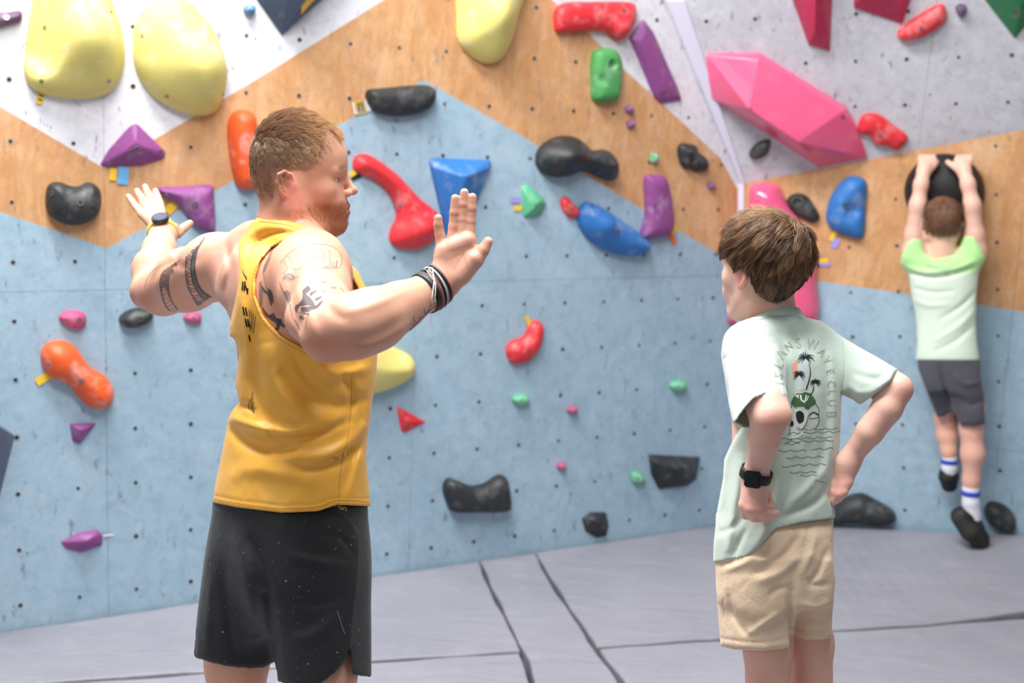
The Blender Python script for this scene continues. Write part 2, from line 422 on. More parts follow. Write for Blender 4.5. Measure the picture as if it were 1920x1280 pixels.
vsA = [zb, .1-2.4, .1, .1+2.4, zt]; vsA = sorted(v for v in vsA if v >= zb-1e-6)
vsA = [v for v in vsA if v <= zt+1e-6]
panels(wallA, PA, R2, us, vsA)
# right wall: lower leaning plane and upper overhang
wallR = tag(empty('wall_right', (0, 0, 0)), kind='structure')
uvL = lambda pts: PL.uv(PL.hit(*np.array(pts, float).T))
kl = uvL([(1389, 345), (1920, 243)]); dk = unit(kl[1]-kl[0]); kl2 = kl[0]+dk*3.2
bl = uvL([(1389, 505), (1534, 527), (1705, 551), (1834, 571), (1920, 584)]); db = unit(bl[4]-bl[0]); bl2 = bl[4]+db*2.2
bot = uvL([(1386, 980)])[0]; db2 = unit(bot-kl[0]); zbl = (-.32-PL.p[2])/PL.v[2]
bcorner = kl[0]+db2*((zbl-kl[0][1])/db2[1])
blL = kl[0]+db2*((bl[0][1]-kl[0][1])/db2[1])
regsL = [([blL, bl[1], bl[2], bl[3], bl[4], bl2, A3(bl2[0], zbl), bcorner], 0), ([kl[0], kl2, bl2, bl[4], bl[3], bl[2], bl[1], blL], 1)]
ul0 = PL.uv(CAM+M@A3(1.65, -.41, 5.44))
panels(wallR, PL, regsL, [ul0[0]-.7-.4-2.4, ul0[0]-.1-.6, ul0[0]+.5, ul0[0]+1.7, ul0[0]+4], [zbl, ul0[1]-.3+.6-2.4+1.2, kl2[1]+.5])
uvU = lambda pts: PU.uv(PU.hit(*np.array(pts, float).T))
ku = PU.uv(np.array([PL.w(*kl[0]), PL.w(*kl2)])); ct = PU.uv(ctop); dcu = unit(ct-ku[0]); tt = (4.4-PU.p[2])/PU.v[2]; cte = ku[0]+dcu*((tt-ku[0][1])/dcu[1])
uu0 = PU.uv(PU.hit(1603, 115))
panels(wallR, PU, [([ku[0], cte, A3(ku[1][0], tt), ku[1]], 3)], [cte[0]-1, uu0[0]-.7-.2, uu0[0]+.3, uu0[0]+1.5, ku[1][0]+.1], [ku[0][1]-.5, uu0[1]+.1-.6, tt+.2])
# corner trim strip
def strip(name, a, b, wa, wb, pl, off=.004):
    a0, b0 = pl.hit(*a), pl.hit(*b); a1, b1 = pl.hit(*wa), pl.hit(*wb); V = []
    for h in (off, -.01): V += [x+pl.n*h for x in (a0, a1, b1, b0)]
    bm = bmesh.new(); vs = [bm.verts.new(x) for x in V]
    for f in ((0, 1, 2, 3), (7, 6, 5, 4), (0, 4, 5, 1), (1, 5, 6, 2), (2, 6, 7, 3), (3, 7, 4, 0)): bm.faces.new([vs[i] for i in f])
    bmesh.ops.recalc_face_normals(bm, faces=bm.faces); return tag(bm_obj(name, bm, M_TRIM), kind='structure')
strip('trim_1', (1384, 343), (1381, 985), (1395.5, 343), (1393, 985), PL, .012)
strip('trim_2', (1250, 0), (1389, 343), (1284, 0), (1397, 343), PU, .012)
# floor slab and crash mats
bm = bmesh.new(); bmesh.ops.create_grid(bm, x_segments=1, y_segments=1, size=7.5); bmesh.ops.translate(bm, verts=bm.verts, vec=(0, 1.2, -.305))
flo = tag(bm_obj('floor', bm, M_DARK), kind='structure')
PF = Plane(A3(0, 0, 0), UP*.9999+A3(0, .0001, 0), RIGHT); PF.n = UP
def fl(px, py): d = ray(px, py); return (CAM+d*(-CAM[2]/d[2]))[:2]
def mat_obj(pts, label, ramp=None):
    """crash mat: wavy outline polygon at z=0, 0.3 thick, rounded rim"""
    pts = [np.asarray(p, float) for p in pts]; out = []
    for i in range(len(pts)):
        a, b = pts[i], pts[(i+1) % len(pts)]; L = np.linalg.norm(b-a); n = max(2, int(L/.06))
        nn = A3(-(b-a)[1], (b-a)[0])/L
        for k in range(n):
            t = k/n; w = (math.sin(t*L*9+i*2.1)+.6*math.sin(t*L*23+i))*.0035*(0 if k == 0 else 1); out.append(a+(b-a)*t+nn*w)
    bm = bmesh.new(); f = bm.faces.new([bm.verts.new((x, y, -.3)) for x, y in out])
    if f.normal.z == 0: f.normal_update()
    f.normal_update()
    if f.normal.z < 0: f.normal_flip()
    r = bmesh.ops.extrude_face_region(bm, geom=[f]); top = [e for e in r['geom'] if isinstance(e, bmesh.types.BMVert)]
    bmesh.ops.translate(bm, verts=top, vec=(0, 0, .3)); ed = [e for e in bm.edges if e.verts[0].co.z > -.01 and e.verts[1].co.z > -.01 and len(e.link_faces) == 2]
    bmesh.ops.recalc_face_normals(bm, faces=bm.faces)
    bmesh.ops.bevel(bm, geom=ed, offset=.012, segments=3, affect='EDGES', profile=.6)
    if ramp is not None:
        bmesh.ops.triangulate(bm, faces=[f for f in bm.faces if len(f.verts) > 8])
        for v in bm.verts:
            if v.co.z > -.05: v.co.z += ramp(v.co.x, v.co.y)
    o = bm_obj('crash_mat', bm, M_MAT, smooth=False); tag(o, label, 'crash mat', 'grey crash mats on the gym floor'); return o
def wallfoot(pl, px): # point of the wall foot (z=0) near a pixel column
    lo = 900.; hi = 1279.
    for _ in range(40):
        m_ = (lo+hi)/2
        if pl.hit(px, m_)[2] > 0: lo = m_
        else: hi = m_
    return (pl.hit(px, lo)+pl.n*.012)[:2]
cf = PA.p+0; footA = wallfoot(PA, 940); footL = wallfoot(PA, 0); du_ = unit(footA-footL)
farL = footL-du_*1.6; cornerF = wallfoot(PA, 1372); rightF = wallfoot(PL, 1919)+unit(PL.n[:2])*.02; rf2 = rightF+unit(rightF-wallfoot(PL, 1500))*1.2
s0, s1, s2 = fl(925, 1105), fl(985, 1222), fl(1008, 1290); r0, r1, r2 = fl(1035, 1090), fl(1118, 1213), fl(1172, 1286)
eL = unit(s2-s1); eR = unit(r2-r1); nL = s1+eL*3.6; nR = r1+eR*3.6
jl = fl(978, 1220); ll = fl(100, 1278); dl1 = unit(ll-jl); g_ = .011; back = A3(0, -1)
topL = wallfoot(PA, 898); topR = wallfoot(PA, 1000); pr = fl(1920, 1157); dr1 = unit(pr-r1)
n1 = A3(0, 1)
mat_obj([farL, topL-du_*g_, s0-du_*g_, jl+n1*g_*1.2-du_*.006, jl+dl1*3.2+n1*g_*1.2], 'pale grey crash mat against the blue wall on the left')
mat_obj([jl-n1*g_-du_*.01, nL-du_*.01, nL+A3(-3.5, 0), jl+dl1*3.2-n1*g_], 'grey crash mat in the left foreground behind the man')
mat_obj([topL+du_*.002, topR, r0-A3(.008, 0), r1-A3(.012, 0), nR-A3(.028, 0), nL+A3(.004, 0), s1, s0+A3(.001, 0)], 'narrow grey mat strip running from the wall between the people')
mat_obj([topR+du_*.008, cornerF, rightF, rf2, r1+dr1*3.4+n1*g_, r1+n1*g_+A3(.004, 0), r0+A3(.012, 0)], 'large grey crash mat in the right corner under the hanging boy',
        ramp=lambda x, y: .11*max(0, min(1.3, (x-cornerF[0])/(rightF[0]-cornerF[0])))*max(0, min(1, 1-((PL.p-A3(x, y, PL.p[2]))@unit(A3(*-PL.n[:2], 0))-.05)/.9)))
mat_obj([r1-n1*g_+A3(.012, 0), r1+dr1*3.4-n1*g_, A3((nR+A3(3.4, 0))[0], nR[1]), nR+A3(.01, 0)], 'grey crash mat in the right foreground under the standing boy')
bm = bmesh.new(); bmesh.ops.create_cube(bm, size=1); bmesh.ops.scale(bm, verts=bm.verts, vec=(12, 10, .1)); bmesh.ops.translate(bm, verts=bm.verts, vec=(0, 3.2, 5.5))
tag(bm_obj('ceiling', bm, plain('ceiling_paint', 'B9BBC0', .9)), kind='structure')
# bolt holes
def holes(pl, pts, parent):
    V = []; Fc = []; mi = []; n = 10
    for p in pts:
        b = len(V); r = .0062*random.uniform(.85, 1.15)
        for rr, h in ((r*1.45, .0004), (r*1.45, .0012), (r, .0012), (r*.9, .0005)):
            for k in range(n):
                a = 2*math.pi*k/n; V.append(p+pl.u*math.cos(a)*rr+pl.v*math.sin(a)*rr+pl.n*h)
        for ring in range(3):
            for k in range(n): Fc.append([b+ring*n+k, b+ring*n+(k+1) % n, b+(ring+1)*n+(k+1) % n, b+(ring+1)*n+k]); mi.append(0 if ring < 2 else 1)
        Fc.append([b+3*n+k for k in range(n)]); mi.append(1)
    tag(mesh_obj('bolt_holes', V, Fc, [plain('hole_rim', '8D8A88', .6), M_DARK], parent, False, mi), kind='stuff')
gA = []
for i in range(-5, 17):
    for j in range(-13, 9):
        p = PA.p+PA.u*.2*i-PA.v*.2*j
        x, y, _ = proj(p)
        if p[2] > .04 and i*.2 < cu-.05 and (p[2] < 4): 
            uv_ = A3(.2*i, -.2*j)
            n_ = A3(du[1], -du[0]); n_ = n_ if n_[0] > 0 else -n_
            if uv_[1] > kink[1] and (uv_-kink)@n_ > -.05: continue
            gA.append(p)
holes(PA, gA, wallA)
tL = A3(1.65, -.41, 5.44); uL = A3(.925, -.006, -.38); vL = A3(.095, .972, .215); tU = A3(1.41, -1.15, 5.21); uU = A3(.963, .019, -.268); vU = A3(.135, .829, .543)
gL = []; gU = []
for i in range(-3, 7):
    for j in range(-3, 9):
        c = tL+uL*.2*i+vL*.2*j; px, py = c[0]/c[2]*FPX+960, c[1]/c[2]*FPX+640; w3 = PL.hit(px, py)
        if px > 1402 and w3[2] > .04 and py > 344-(px-1398)*.193+8: gL.append(w3)
        c = tU+uU*.2*i+vU*.2*(j-5); px, py = c[0]/c[2]*FPX+960, c[1]/c[2]*FPX+640; w3 = PU.hit(px, py)
        if py < 344-(px-1398)*.193-10 and px > 1300+py*.3: gU.append(w3)
holes(PL, gL, wallR); holes(PU, gU, wallR)
# ------------------------------------------------ climbing holds
def ray_obj(o, px, py):
    d = ray(px, py); mi_ = o.matrix_world.inverted(); ok, loc, nor, _ = o.ray_cast(mi_@Vector(CAM), mi_.to_3x3()@Vector(d)); return (np.array(o.matrix_world@loc), np.array(o.matrix_world.to_3x3()@nor)) if ok else (None, None)
BOLT = None
def ring_mesh():
    V = []; Fc = []; mi = []; n = 12
    for rr, h in ((.0085, .0), (.0085, .002), (.0055, .002), (.0045, -.001)):
        for k in range(n): a = 2*math.pi*k/n; V.append((math.cos(a)*rr, math.sin(a)*rr, h))
    for ring in range(3):
        for k in range(n): Fc.append([ring*n+k, ring*n+(k+1) % n, (ring+1)*n+(k+1) % n, (ring+1)*n+k]); mi.append(0 if ring < 2 else 1)
    Fc.append([3*n+k for k in range(n)]); mi.append(1)
    return V, Fc, mi
def bolts(o, pts):
    global BOLT
    bpy.context.view_layer.update()
    for p in pts:
        loc, nor = ray_obj(o, *p[:2])
        if loc is None: continue
        if BOLT is None:
            V, Fc, mi = ring_mesh(); b = mesh_obj('bolt', V, Fc, [M_STEEL, M_DARK], o, False, mi); BOLT = b.data
        else: b = bpy.data.objects.new('bolt', BOLT); COL.objects.link(b); b.parent = o; b.matrix_parent_inverse = o.matrix_world.inverted()
        s = p[2] if len(p) > 2 else 1
        b.matrix_world = Matrix.LocRotScale(Vector(loc+nor*.0003), Vector(nor).to_track_quat('Z', 'Y'), Vector((s, s, s)))
def route_tag(o, pl, px, py, ang, L, Wd, col, mark=False):
    c = pl.hit(px, py, .004); a = math.radians(ang); e1 = pl.u*math.cos(a)+pl.v*math.sin(a); e2 = np.cross(pl.n, e1)
    V = []; 
    for h in (0, .0012): V += [c+pl.n*h+e1*x*L/2+e2*y*Wd/2 for x, y in ((-1, -1), (1, -1), (1, 1), (-1, 1))]
    Fc = [(0, 1, 2, 3), (4, 5, 6, 7), (0, 1, 5, 4), (1, 2, 6, 5), (2, 3, 7, 6), (3, 0, 4, 7)]
    t = mesh_obj('route_tag', V, Fc, M_TAG[col], o, False)
    if mark:
        V = []; Fc = []
        for x in (-.3, .3):
            b = len(V); V += [c+pl.n*.0018+e1*(x+q)*L/2+e2*y*Wd/2 for q, y in ((-.12, -.75), (.12, -.75), (.12, .75), (-.12, .75))]; Fc.append((b, b+1, b+2, b+3))
        mesh_obj('printed_mark', V, Fc, M_TAG['black'], t, False)
def blob(wall, pts, H, col, label, bl=(), tg=(), bumps=(), p=2.2, shift=.3, h=None, smooth=True, soft=3, dents=(), name='climbing_hold', cat='climbing hold', group=None, flat=None):
    pl = WALL[wall]; pts = np.array(pts, float); pc = closed_spl(pts, 5) if smooth else pts
    W3 = pl.hit(pc[:, 0], pc[:, 1], H*shift); uv = pl.uv(W3); c = (uv.max(0)+uv.min(0))/2; ext = (uv.max(0)-uv.min(0)).max()
    h = h or max(.003, ext/55)
    g = ext/2+.03; xs_ = np.arange(-g, g, ext/90); X, Y = np.meshgrid(xs_, xs_); D = polysdf(X, Y, uv-c)
    rmax = -D.min(); S = np.clip(-D/rmax, -1, 1)
    for _ in range(soft):
        S[1:-1, 1:-1] = (S[1:-1, 1:-1]*2+S[:-2, 1:-1]+S[2:, 1:-1]+S[1:-1, :-2]+S[1:-1, 2:])/6
    Hm = np.full(X.shape, H)
    for bx, by, br, ba in bumps:
        q = pl.uv(pl.hit(bx, by, H*.5))-c; Hm += ba*np.exp(-((X-q[0])**2+(Y-q[1])**2)/(br*br))
    Hm = np.maximum(Hm, .006)
    f2 = Field(0, 0, 1, 1); f2.x0 = f2.y0 = xs_[0]; f2.st = xs_[1]-xs_[0]; f2.A = S; f3 = Field(0, 0, 1, 1); f3.x0 = f3.y0 = xs_[0]; f3.st = f2.st; f3.A = Hm
    def f(q, *_):
        s = f2(q[:, 0], q[:, 1]); hh = f3(q[:, 0], q[:, 1]); w = np.maximum(q[:, 2], 0)
        s = np.minimum(s, flat)/flat if flat else s
        v = ((np.clip(1-s, 0, 3))**p+(w/hh)**p)**(1/p)-1
        v = v*min(rmax, H)
        for dx, dy, dr, dd in dents_:
            v = smax(v, -(np.sqrt((q[:, 0]-dx)**2+(q[:, 1]-dy)**2+(q[:, 2]-dd)**2)-dr), .006)
        return np.maximum(v, -.004-q[:, 2])
    dents_ = []
    for x, y, r, hh in dents: q = pl.uv(pl.hit(x, y, hh))-c; dents_.append((q[0], q[1], r, hh))
    top = Hm.max()*1.12
    V, Q = surfnet(f, (-g, -g, -.012), (g, g, top), h, dense=True)
    V = pl.p+np.outer(V[:, 0]+c[0], pl.u)+np.outer(V[:, 1]+c[1], pl.v)+np.outer(V[:, 2], pl.n)
    if np.cross(pl.u, pl.v)@pl.n < 0: Q = Q[:, ::-1]
    cen = pl.w(c[0], c[1], 0); o = mesh_obj(name, V-cen, Q, HM[col]); o.location = tuple(cen); o.matrix_world = Matrix.Translation(Vector(cen))
    tag(o, label, cat, group); bolts(o, bl)
    for t in tg: route_tag(o, pl, *t)
    return o
def facet(wall, pts, col, label, bev=.006, bl=(), tg=(), name='climbing_hold', cat='climbing hold', group=None, seg=3):
    pl = WALL[wall]; bm = bmesh.new(); cen = pl.hit(pts[0][0], pts[0][1])
    for x, y, hh in pts:
        bm.verts.new(pl.hit(x, y, hh)-cen)
        if hh > 0.0001: 
            q = pl.hit(x, y, hh); uv = pl.uv(q)
    base = [pl.uv(pl.hit(x, y, hh)) for x, y, hh in pts if hh < .035]
    for uv in base: bm.verts.new(pl.w(uv[0], uv[1], -.004)-cen)
    r = bmesh.ops.convex_hull(bm, input=bm.verts); bmesh.ops.delete(bm, geom=[e for e in r['geom_interior'] if isinstance(e, bmesh.types.BMVert)], context='VERTS')
    bmesh.ops.dissolve_limit(bm, angle_limit=.06, verts=bm.verts, edges=bm.edges)
    bmesh.ops.bevel(bm, geom=list(bm.edges), offset=bev, segments=seg, affect='EDGES', profile=.5, clamp_overlap=True)
    bmesh.ops.recalc_face_normals(bm, faces=bm.faces)
    o = bm_obj(name, bm, HM[col], smooth=False); o.location = tuple(cen); o.matrix_world = Matrix.Translation(Vector(cen)); tag(o, label, cat, group)
    me = o.data; me.polygons.foreach_set('use_smooth', np.ones(len(me.polygons), bool)); me.set_sharp_from_angle(angle=.5) if hasattr(me, 'set_sharp_from_angle') else None
    bolts(o, bl)
    for t in tg: route_tag(o, pl, *t)
    return o
def tiny(wall, x, y, r, H, col, label, sx=1, sy=1, **k):
    a = np.linspace(0, 2*math.pi, 9)[:-1]; return blob(wall, [(x+r*sx*math.cos(t)*(1+.12*math.sin(3*t+x)), y+r*sy*math.sin(t)*(1+.1*math.cos(2*t+y))) for t in a], H, col, label, bl=[(x, y, .55)], h=.003, **k)
blob('A', [(85, -90), (62, 0), (50, 90), (50, 145), (75, 172), (140, 186), (200, 178), (228, 150), (238, 100), (228, 40), (205, -20), (160, -100)], .10, 'yellow', 'huge yellow sloper hold at the top left with a deep groove down its left side',
     bl=[(84, 52, .8), (78, 152, .8), (204, 152, .8), (208, 22, .8)], tg=[(76, 183, 75, .045, .02, 'yellow', True)], bumps=[(165, 70, .10, .075)]+[(89-k*.09, k-50, .042, -.052) for k in range(0, 190, 24)], p=1.9, soft=2)
blob('A', [(252, 80), (258, 130), (285, 175), (330, 205), (375, 217), (412, 205), (428, 150), (424, 110), (400, 50), (360, 2), (320, -12), (280, 8), (258, 40)], .10, 'yellow', 'huge round yellow sloper hold, second from the top left',
     bl=[(267, 67, .8), (313, 180, .8), (418, 177, .8), (365, 13, .8)], bumps=[(385, 120, .12, .08)], p=1.9)
blob('A', [(872, -60), (862, 40), (866, 80), (890, 106), (918, 119), (945, 110), (962, 78), (975, 30), (992, -60)], .10, 'yellow', 'yellow teardrop hold at the top edge above the black-and-white tag', bumps=[(925, 30, .08, .05)], p=1.9)
blob('A', [(585, 520), (640, 497), (680, 515), (702, 600), (735, 645), (775, 668), (784, 692), (768, 716), (705, 741), (620, 745), (570, 690), (565, 600)], .12, 'yellow', 'large yellow hold on the blue wall partly hidden behind the man', p=1.8)
blob('A', [(87, 372), (92, 348), (110, 341), (130, 347), (146, 350), (170, 342), (188, 355), (191, 380), (183, 405), (160, 420), (130, 422), (105, 412), (90, 395)], .07, 'black', 'black kidney-shaped hold on the bare plywood at the far left', bl=[(98, 362), (150, 380, 1.3)], p=2.4)
facet('A', [(188, 308, .006), (196, 313, .006), (268, 310, .006), (309, 296, .006), (311, 284, .006), (258, 232, .02), (246, 236, .02), (205, 280, .008), (255, 272, .075)], 'purple', 'purple pyramid hold with yellow and blue tags below it', .007, bl=[(257, 277), (203, 305, .8), (301, 284, .8)], tg=[(212, 327, 85, .04, .022, 'yellow'), (231, 329, 85, .06, .036, 'blue')])
blob('A', [(298, 352), (350, 349), (397, 347), (402, 365), (405, 436), (390, 436), (362, 422), (345, 395), (320, 375), (303, 366)], .05, 'purple', 'purple three-cornered hold right of the watch hand', bl=[(366, 384, 1.3), (312, 366, .8), (396, 426, .8)], tg=[(322, 388, 50, .05, .03, 'yellow')], soft=2)
blob('A', [(-25, 22), (10, 24), (38, 20), (41, 38), (22, 46), (-20, 52)], .035, 'plum', 'small dark purple hold at the top left corner', bl=[(12, 33)])
blob('A', [(429, 235), (438, 212), (458, 205), (478, 214), (484, 240), (486, 290), (493, 330), (484, 351), (465, 356), (447, 349), (437, 318), (430, 272)], .065, 'orange', 'tall orange bean hold left of the man\'s head', p=2, bl=[(464, 338, .6)])
blob('A', [(78, 672), (86, 648), (112, 639), (138, 647), (155, 668), (172, 690), (198, 705), (214, 730), (212, 754), (194, 767), (166, 762), (146, 742), (125, 720), (92, 704)], .07, 'orange', 'orange peanut-shaped hold on the blue wall at lower left', p=2, bl=[(153, 714, 1.2), (91, 683, .6)], tg=[(82, 709, 30, .055, .028, 'yellow')])
blob('A', [(111, 597), (122, 584), (145, 582), (160, 590), (162, 605), (150, 618), (126, 611)], .03, 'rose', 'small mauve oval hold above the orange peanut hold', bl=[(149, 600, 1.1)])
facet('A', [(131, 794, .004), (181, 793, .004), (150, 833, .004), (136, 827, .004), (153, 806, .045)], 'purple', 'small purple pyramid hold below the orange peanut hold', .004)
facet('A', [(114, 1016, .004), (152, 1001, .02), (184, 994, .01), (193, 1004, .004), (192, 1022, .004), (152, 1036, .004), (124, 1029, .004), (160, 1015, .045), (180, 1004, .035)], 'purple', 'purple wedge hold at the lower left beside a white tag', .005, tg=[(203, 1003, 0, .035, .006, 'white')])
tiny('A', 363, 596, 17, .025, 'rose', 'small round mauve hold under the tattooed upper arm', 1, .7)
blob('A', [(224, 600), (238, 584), (262, 577), (285, 579), (286, 598), (266, 612), (240, 615)], .05, 'black', 'small black hold below the man\'s bent elbow', bl=[(262, 598)])
tiny('A', 469, 19, 11, .035, 'sky', 'tiny blue round foothold at the top edge')
facet('A', [(425, -80, .0), (530, 65, .01), (700, -85, .0), (590, -90, .22), (572, 5, .11), (545, -90, .18)], 'navy', 'dark blue-grey triangular volume with a yellow plate at the top edge', .004, bl=[(529, 29, 1.1)], name='wall_volume', cat='volume')
o_ = [x for x in bpy.data.objects if x.name.startswith('wall_volume')][-1]
bpy.context.view_layer.update()
hits = [ray_obj(o_, x, y) for x, y in ((562, 25), (580, 4), (596, -12), (582, -14), (574, -4), (566, 10))]
hits = [h for h in hits if h[0] is not None]
if len(hits) >= 3: mesh_obj('yellow_plate', [h[0]+h[1]*.007 for h in hits], [list(range(len(hits)))], M_TAG['yellow'], o_, False)
blob('A', [(689, 188), (691, 169), (720, 165), (760, 161), (795, 159), (813, 165), (817, 182), (806, 203), (780, 215), (740, 218), (710, 212), (696, 200)], .06, 'black', 'black half-moon hold with a printed black and yellow tag at its left', bl=[(757, 190, 1), (811, 176, .8)], p=2.6, tg=[(678, 200, 15, .07, .045, 'white'), (676, 201, 15, .048, .048, 'yellow', True)], soft=2)
blob('A', [(663, 305), (672, 290), (697, 291), (742, 322), (768, 348), (790, 372), (822, 398), (832, 424), (812, 455), (780, 468), (745, 464), (732, 448), (736, 425), (745, 408), (742, 388), (728, 360), (700, 337), (668, 322)], .06, 'red', 'long red curved hold right of the man\'s face', p=2, bumps=[(790, 430, .05, .03)], bl=[(750, 386, .7)], tg=[(663, 324, 40, .04, .02, 'yellow'), (668, 332, 20, .04, .015, 'black')])
facet('A', [(806, 300, .006), (812, 296, .006), (918, 300, .006), (922, 306, .006), (870, 440, .004), (836, 440, .004), (812, 314, .03), (918, 314, .03), (873, 333, .11), (857, 420, .04)], 'blue', 'blue hanging triangle hold behind the raised palm', .007, bl=[(817, 309, .8)])
blob('A', [(1008, 300), (1018, 274), (1048, 256), (1080, 256), (1100, 270), (1114, 282), (1140, 281), (1158, 300), (1160, 325), (1150, 340), (1128, 334), (1098, 322), (1070, 331), (1040, 332), (1018, 322)], .09, 'black', 'large black two-lobed hold casting a shadow on the blue paint', bumps=[(1055, 290, .06, .05)], bl=[(1101, 294, 1), (1021, 294, .8)], p=2, soft=2)
blob('A', [(1112, 105), (1126, 91), (1150, 92), (1163, 112), (1164, 150), (1158, 184), (1142, 192), (1118, 190), (1111, 172)], .06, 'green', 'green block hold with a dark finger pocket', p=3, dents=[(1150, 121, .02, .062)], bumps=[(1122, 150, .02, -.012)])
blob('A', [(1042, 20), (1060, 5), (1100, 3), (1180, 4), (1191, 20), (1188, 45), (1170, 73), (1154, 75), (1140, 63), (1110, 58), (1050, 61), (1041, 45)], .055, 'red', 'wide red ledge hold at the top edge', bl=[(1169, 19), (1058, 41, .8)], p=3, soft=1, bumps=[(1160, 55, .03, .03)])
facet('A', [(1207, 35, .01), (1181, 70, .01), (1228, 182, .01), (1241, 194, .01), (1279, 188, .01), (1272, 165, .01), (1226, 60, .01), (1212, 60, .035), (1200, 80, .035), (1240, 172, .035), (1258, 168, .035)], 'purple', 'long slanted purple bar hold on the white paint', .006, bl=[(1212, 52, .7), (1243, 115, 1), (1199, 96, .7), (1245, 179, .7)])
# upper overhang
facet('U', [(1324, 103, .02), (1424, 101, .02), (1480, 135, .02), (1587, 203, .02), (1606, 238, .02), (1627, 296, .01), (1535, 315, .004), (1331, 184, .004), (1400, 214, .02), (1440, 245, .02), (1422, 112, .05), (1405, 205, .15), (1497, 266, .16), (1580, 209, .055)], 'pink', 'huge glossy pink angular volume on the white overhang', .024, bl=[(1408, 203, .7), (1580, 219, .9)], name='wall_volume', cat='volume')
facet('U', [(1450, -100, .0), (1484, -10, .0), (1516, 84, .01), (1556, 96, .006), (1565, -100, .0), (1528, 60, .07), (1530, -100, .12)], 'magenta', 'dark pink wedge volume at the top edge with a pointed lower end', .008, name='wall_volume', cat='volume', bl=[(1492, 12, .8)])
facet('U', [(1600, -80, .0), (1601, 14, .01), (1692, 45, .006), (1735, -80, .0), (1640, -40, .09), (1690, 10, .05)], 'magenta', 'dark pink four-sided volume cut by the top edge above the red hold', .008, name='wall_volume', cat='volume')
blob('U', [(1682, 68), (1690, 52), (1735, 22), (1762, 9), (1774, 18), (1772, 42), (1735, 68), (1700, 78)], .04, 'red', 'red slanted crescent hold at the top right', bl=[(1728, 54, 1)])
blob('U', [(1792, 14), (1801, 9), (1812, 12), (1810, 26), (1802, 33), (1795, 27)], .03, 'plum', 'tiny dark plum foothold near the green volume')
facet('U', [(1830, -70, 0), (1842, -5, .0), (1903, 72, .006), (1990, -30, .0), (1985, -80, 0), (1890, -30, .09), (1915, 5, .08)], 'teal', 'dark green pointed volume in the top right corner', .008, bl=[(1905, 20, 1.3)], name='wall_volume', cat='volume')
blob('U', [(1609, 234), (1620, 216), (1645, 215), (1672, 233), (1701, 255), (1698, 268), (1682, 283), (1664, 275), (1640, 271), (1630, 256), (1612, 250)], .04, 'red', 'red knobbly hold just above the plywood edge beside the pink volume', bl=[(1650, 254, 1)], soft=1)
blob('U', [(1404, 289), (1418, 270), (1442, 263), (1444, 276), (1436, 292), (1415, 299)], .035, 'black', 'small black crescent hold on the white overhang below the pink volume')
# right lower wall
blob('L', [(1548, 402), (1558, 366), (1583, 335), (1608, 331), (1625, 345), (1623, 400), (1618, 446), (1590, 444), (1560, 432), (1550, 418)], .07, 'blue', 'blue shell-shaped hold on the plywood of the right wall', bl=[(1584, 384, 1.2)], p=2, bumps=[(1600, 395, .035, -.035)], tg=[(1562, 442, 60, .05, .02, 'yellow'), (1566, 456, 70, .045, .03, 'lilac')])
blob('L', [(1474, 378), (1486, 364), (1510, 366), (1528, 388), (1537, 408), (1522, 418), (1500, 407), (1478, 394)], .045, 'black', 'black hooked hold behind the standing boy\'s hair', dents=[(1494, 378, .02, .05)], bl=[])
blob('L', [(1402, 372), (1408, 347), (1436, 342), (1460, 350), (1478, 385), (1512, 432), (1530, 465), (1532, 530), (1532, 602), (1470, 602), (1425, 540), (1404, 460)], .11, 'pink', 'tall glossy pink hold in the corner behind the standing boy\'s head', p=2.4, tg=[(1540, 489, 10, .06, .02, 'yellow'), (1543, 496, 5, .07, .015, 'lilac')])
_a = np.linspace(0, 2*math.pi, 17)[:-1]
dome = blob('L', [(1771+76*math.cos(t), 360+72*math.sin(t)) for t in _a], .12, 'dome', 'big round black dome hold gripped by the hanging boy', p=2.0, shift=.15, bl=[(1772, 374, 1)])
blob('L', [(1548, 965), (1575, 938), (1612, 926), (1640, 938), (1674, 958), (1679, 978), (1650, 987), (1600, 982), (1555, 985)], .08, 'black', 'long low black hold at the wall foot right of the standing boy', p=2)
blob('L', [(1845, 958), (1856, 942), (1882, 948), (1902, 968), (1905, 990), (1890, 999), (1865, 990), (1850, 976)], .07, 'black', 'black oval foothold beside the hanging boy\'s shoe')
# left wall again, right half
blob('A', [(1210, 336), (1222, 328), (1246, 331), (1256, 360), (1263, 418), (1252, 441), (1215, 448), (1203, 440), (1212, 400)], .055, 'purple', 'upright light purple hold with yellow and orange tags', p=2.6, bl=[(1243, 352, .6), (1228, 385, .8), (1216, 430, .8)], tg=[(1263, 431, 40, .045, .035, 'yellow'), (1260, 446, -50, .06, .025, 'orange')], soft=2)
blob('A', [(1086, 398), (1098, 380), (1118, 382), (1160, 408), (1208, 444), (1221, 460), (1212, 475), (1180, 481), (1140, 470), (1108, 450), (1090, 425)], .075, 'blue', 'blue elongated hold left of the upright purple hold', p=2.1, bl=[(1159, 435, 1.3), (1110, 386, .8)], bumps=[(1130, 420, .05, .025)])
blob('A', [(1052, 376), (1062, 369), (1074, 380), (1086, 396), (1080, 408), (1065, 405), (1055, 392)], .03, 'red', 'small red crescent hold beside the elongated blue hold', bl=[(1071, 392, .8)])
facet('A', [(977, 350, .004), (988, 345, .004), (1018, 370, .006), (1025, 382, .006), (1015, 402, .006), (1000, 409, .004), (982, 407, .004), (985, 360, .02), (1012, 378, .045), (1002, 390, .05)], 'mint', 'mint green shell hold with purple and yellow tags', .005, bl=[(1004, 384, .9)], tg=[(966, 375, 0, .045, .024, 'lilac'), (971, 390, 0, .035, .022, 'yellow')])
tiny('A', 1227, 296, 9, .03, 'mint', 'tiny green knob on the plywood above the upright purple hold', .8, 1.2)
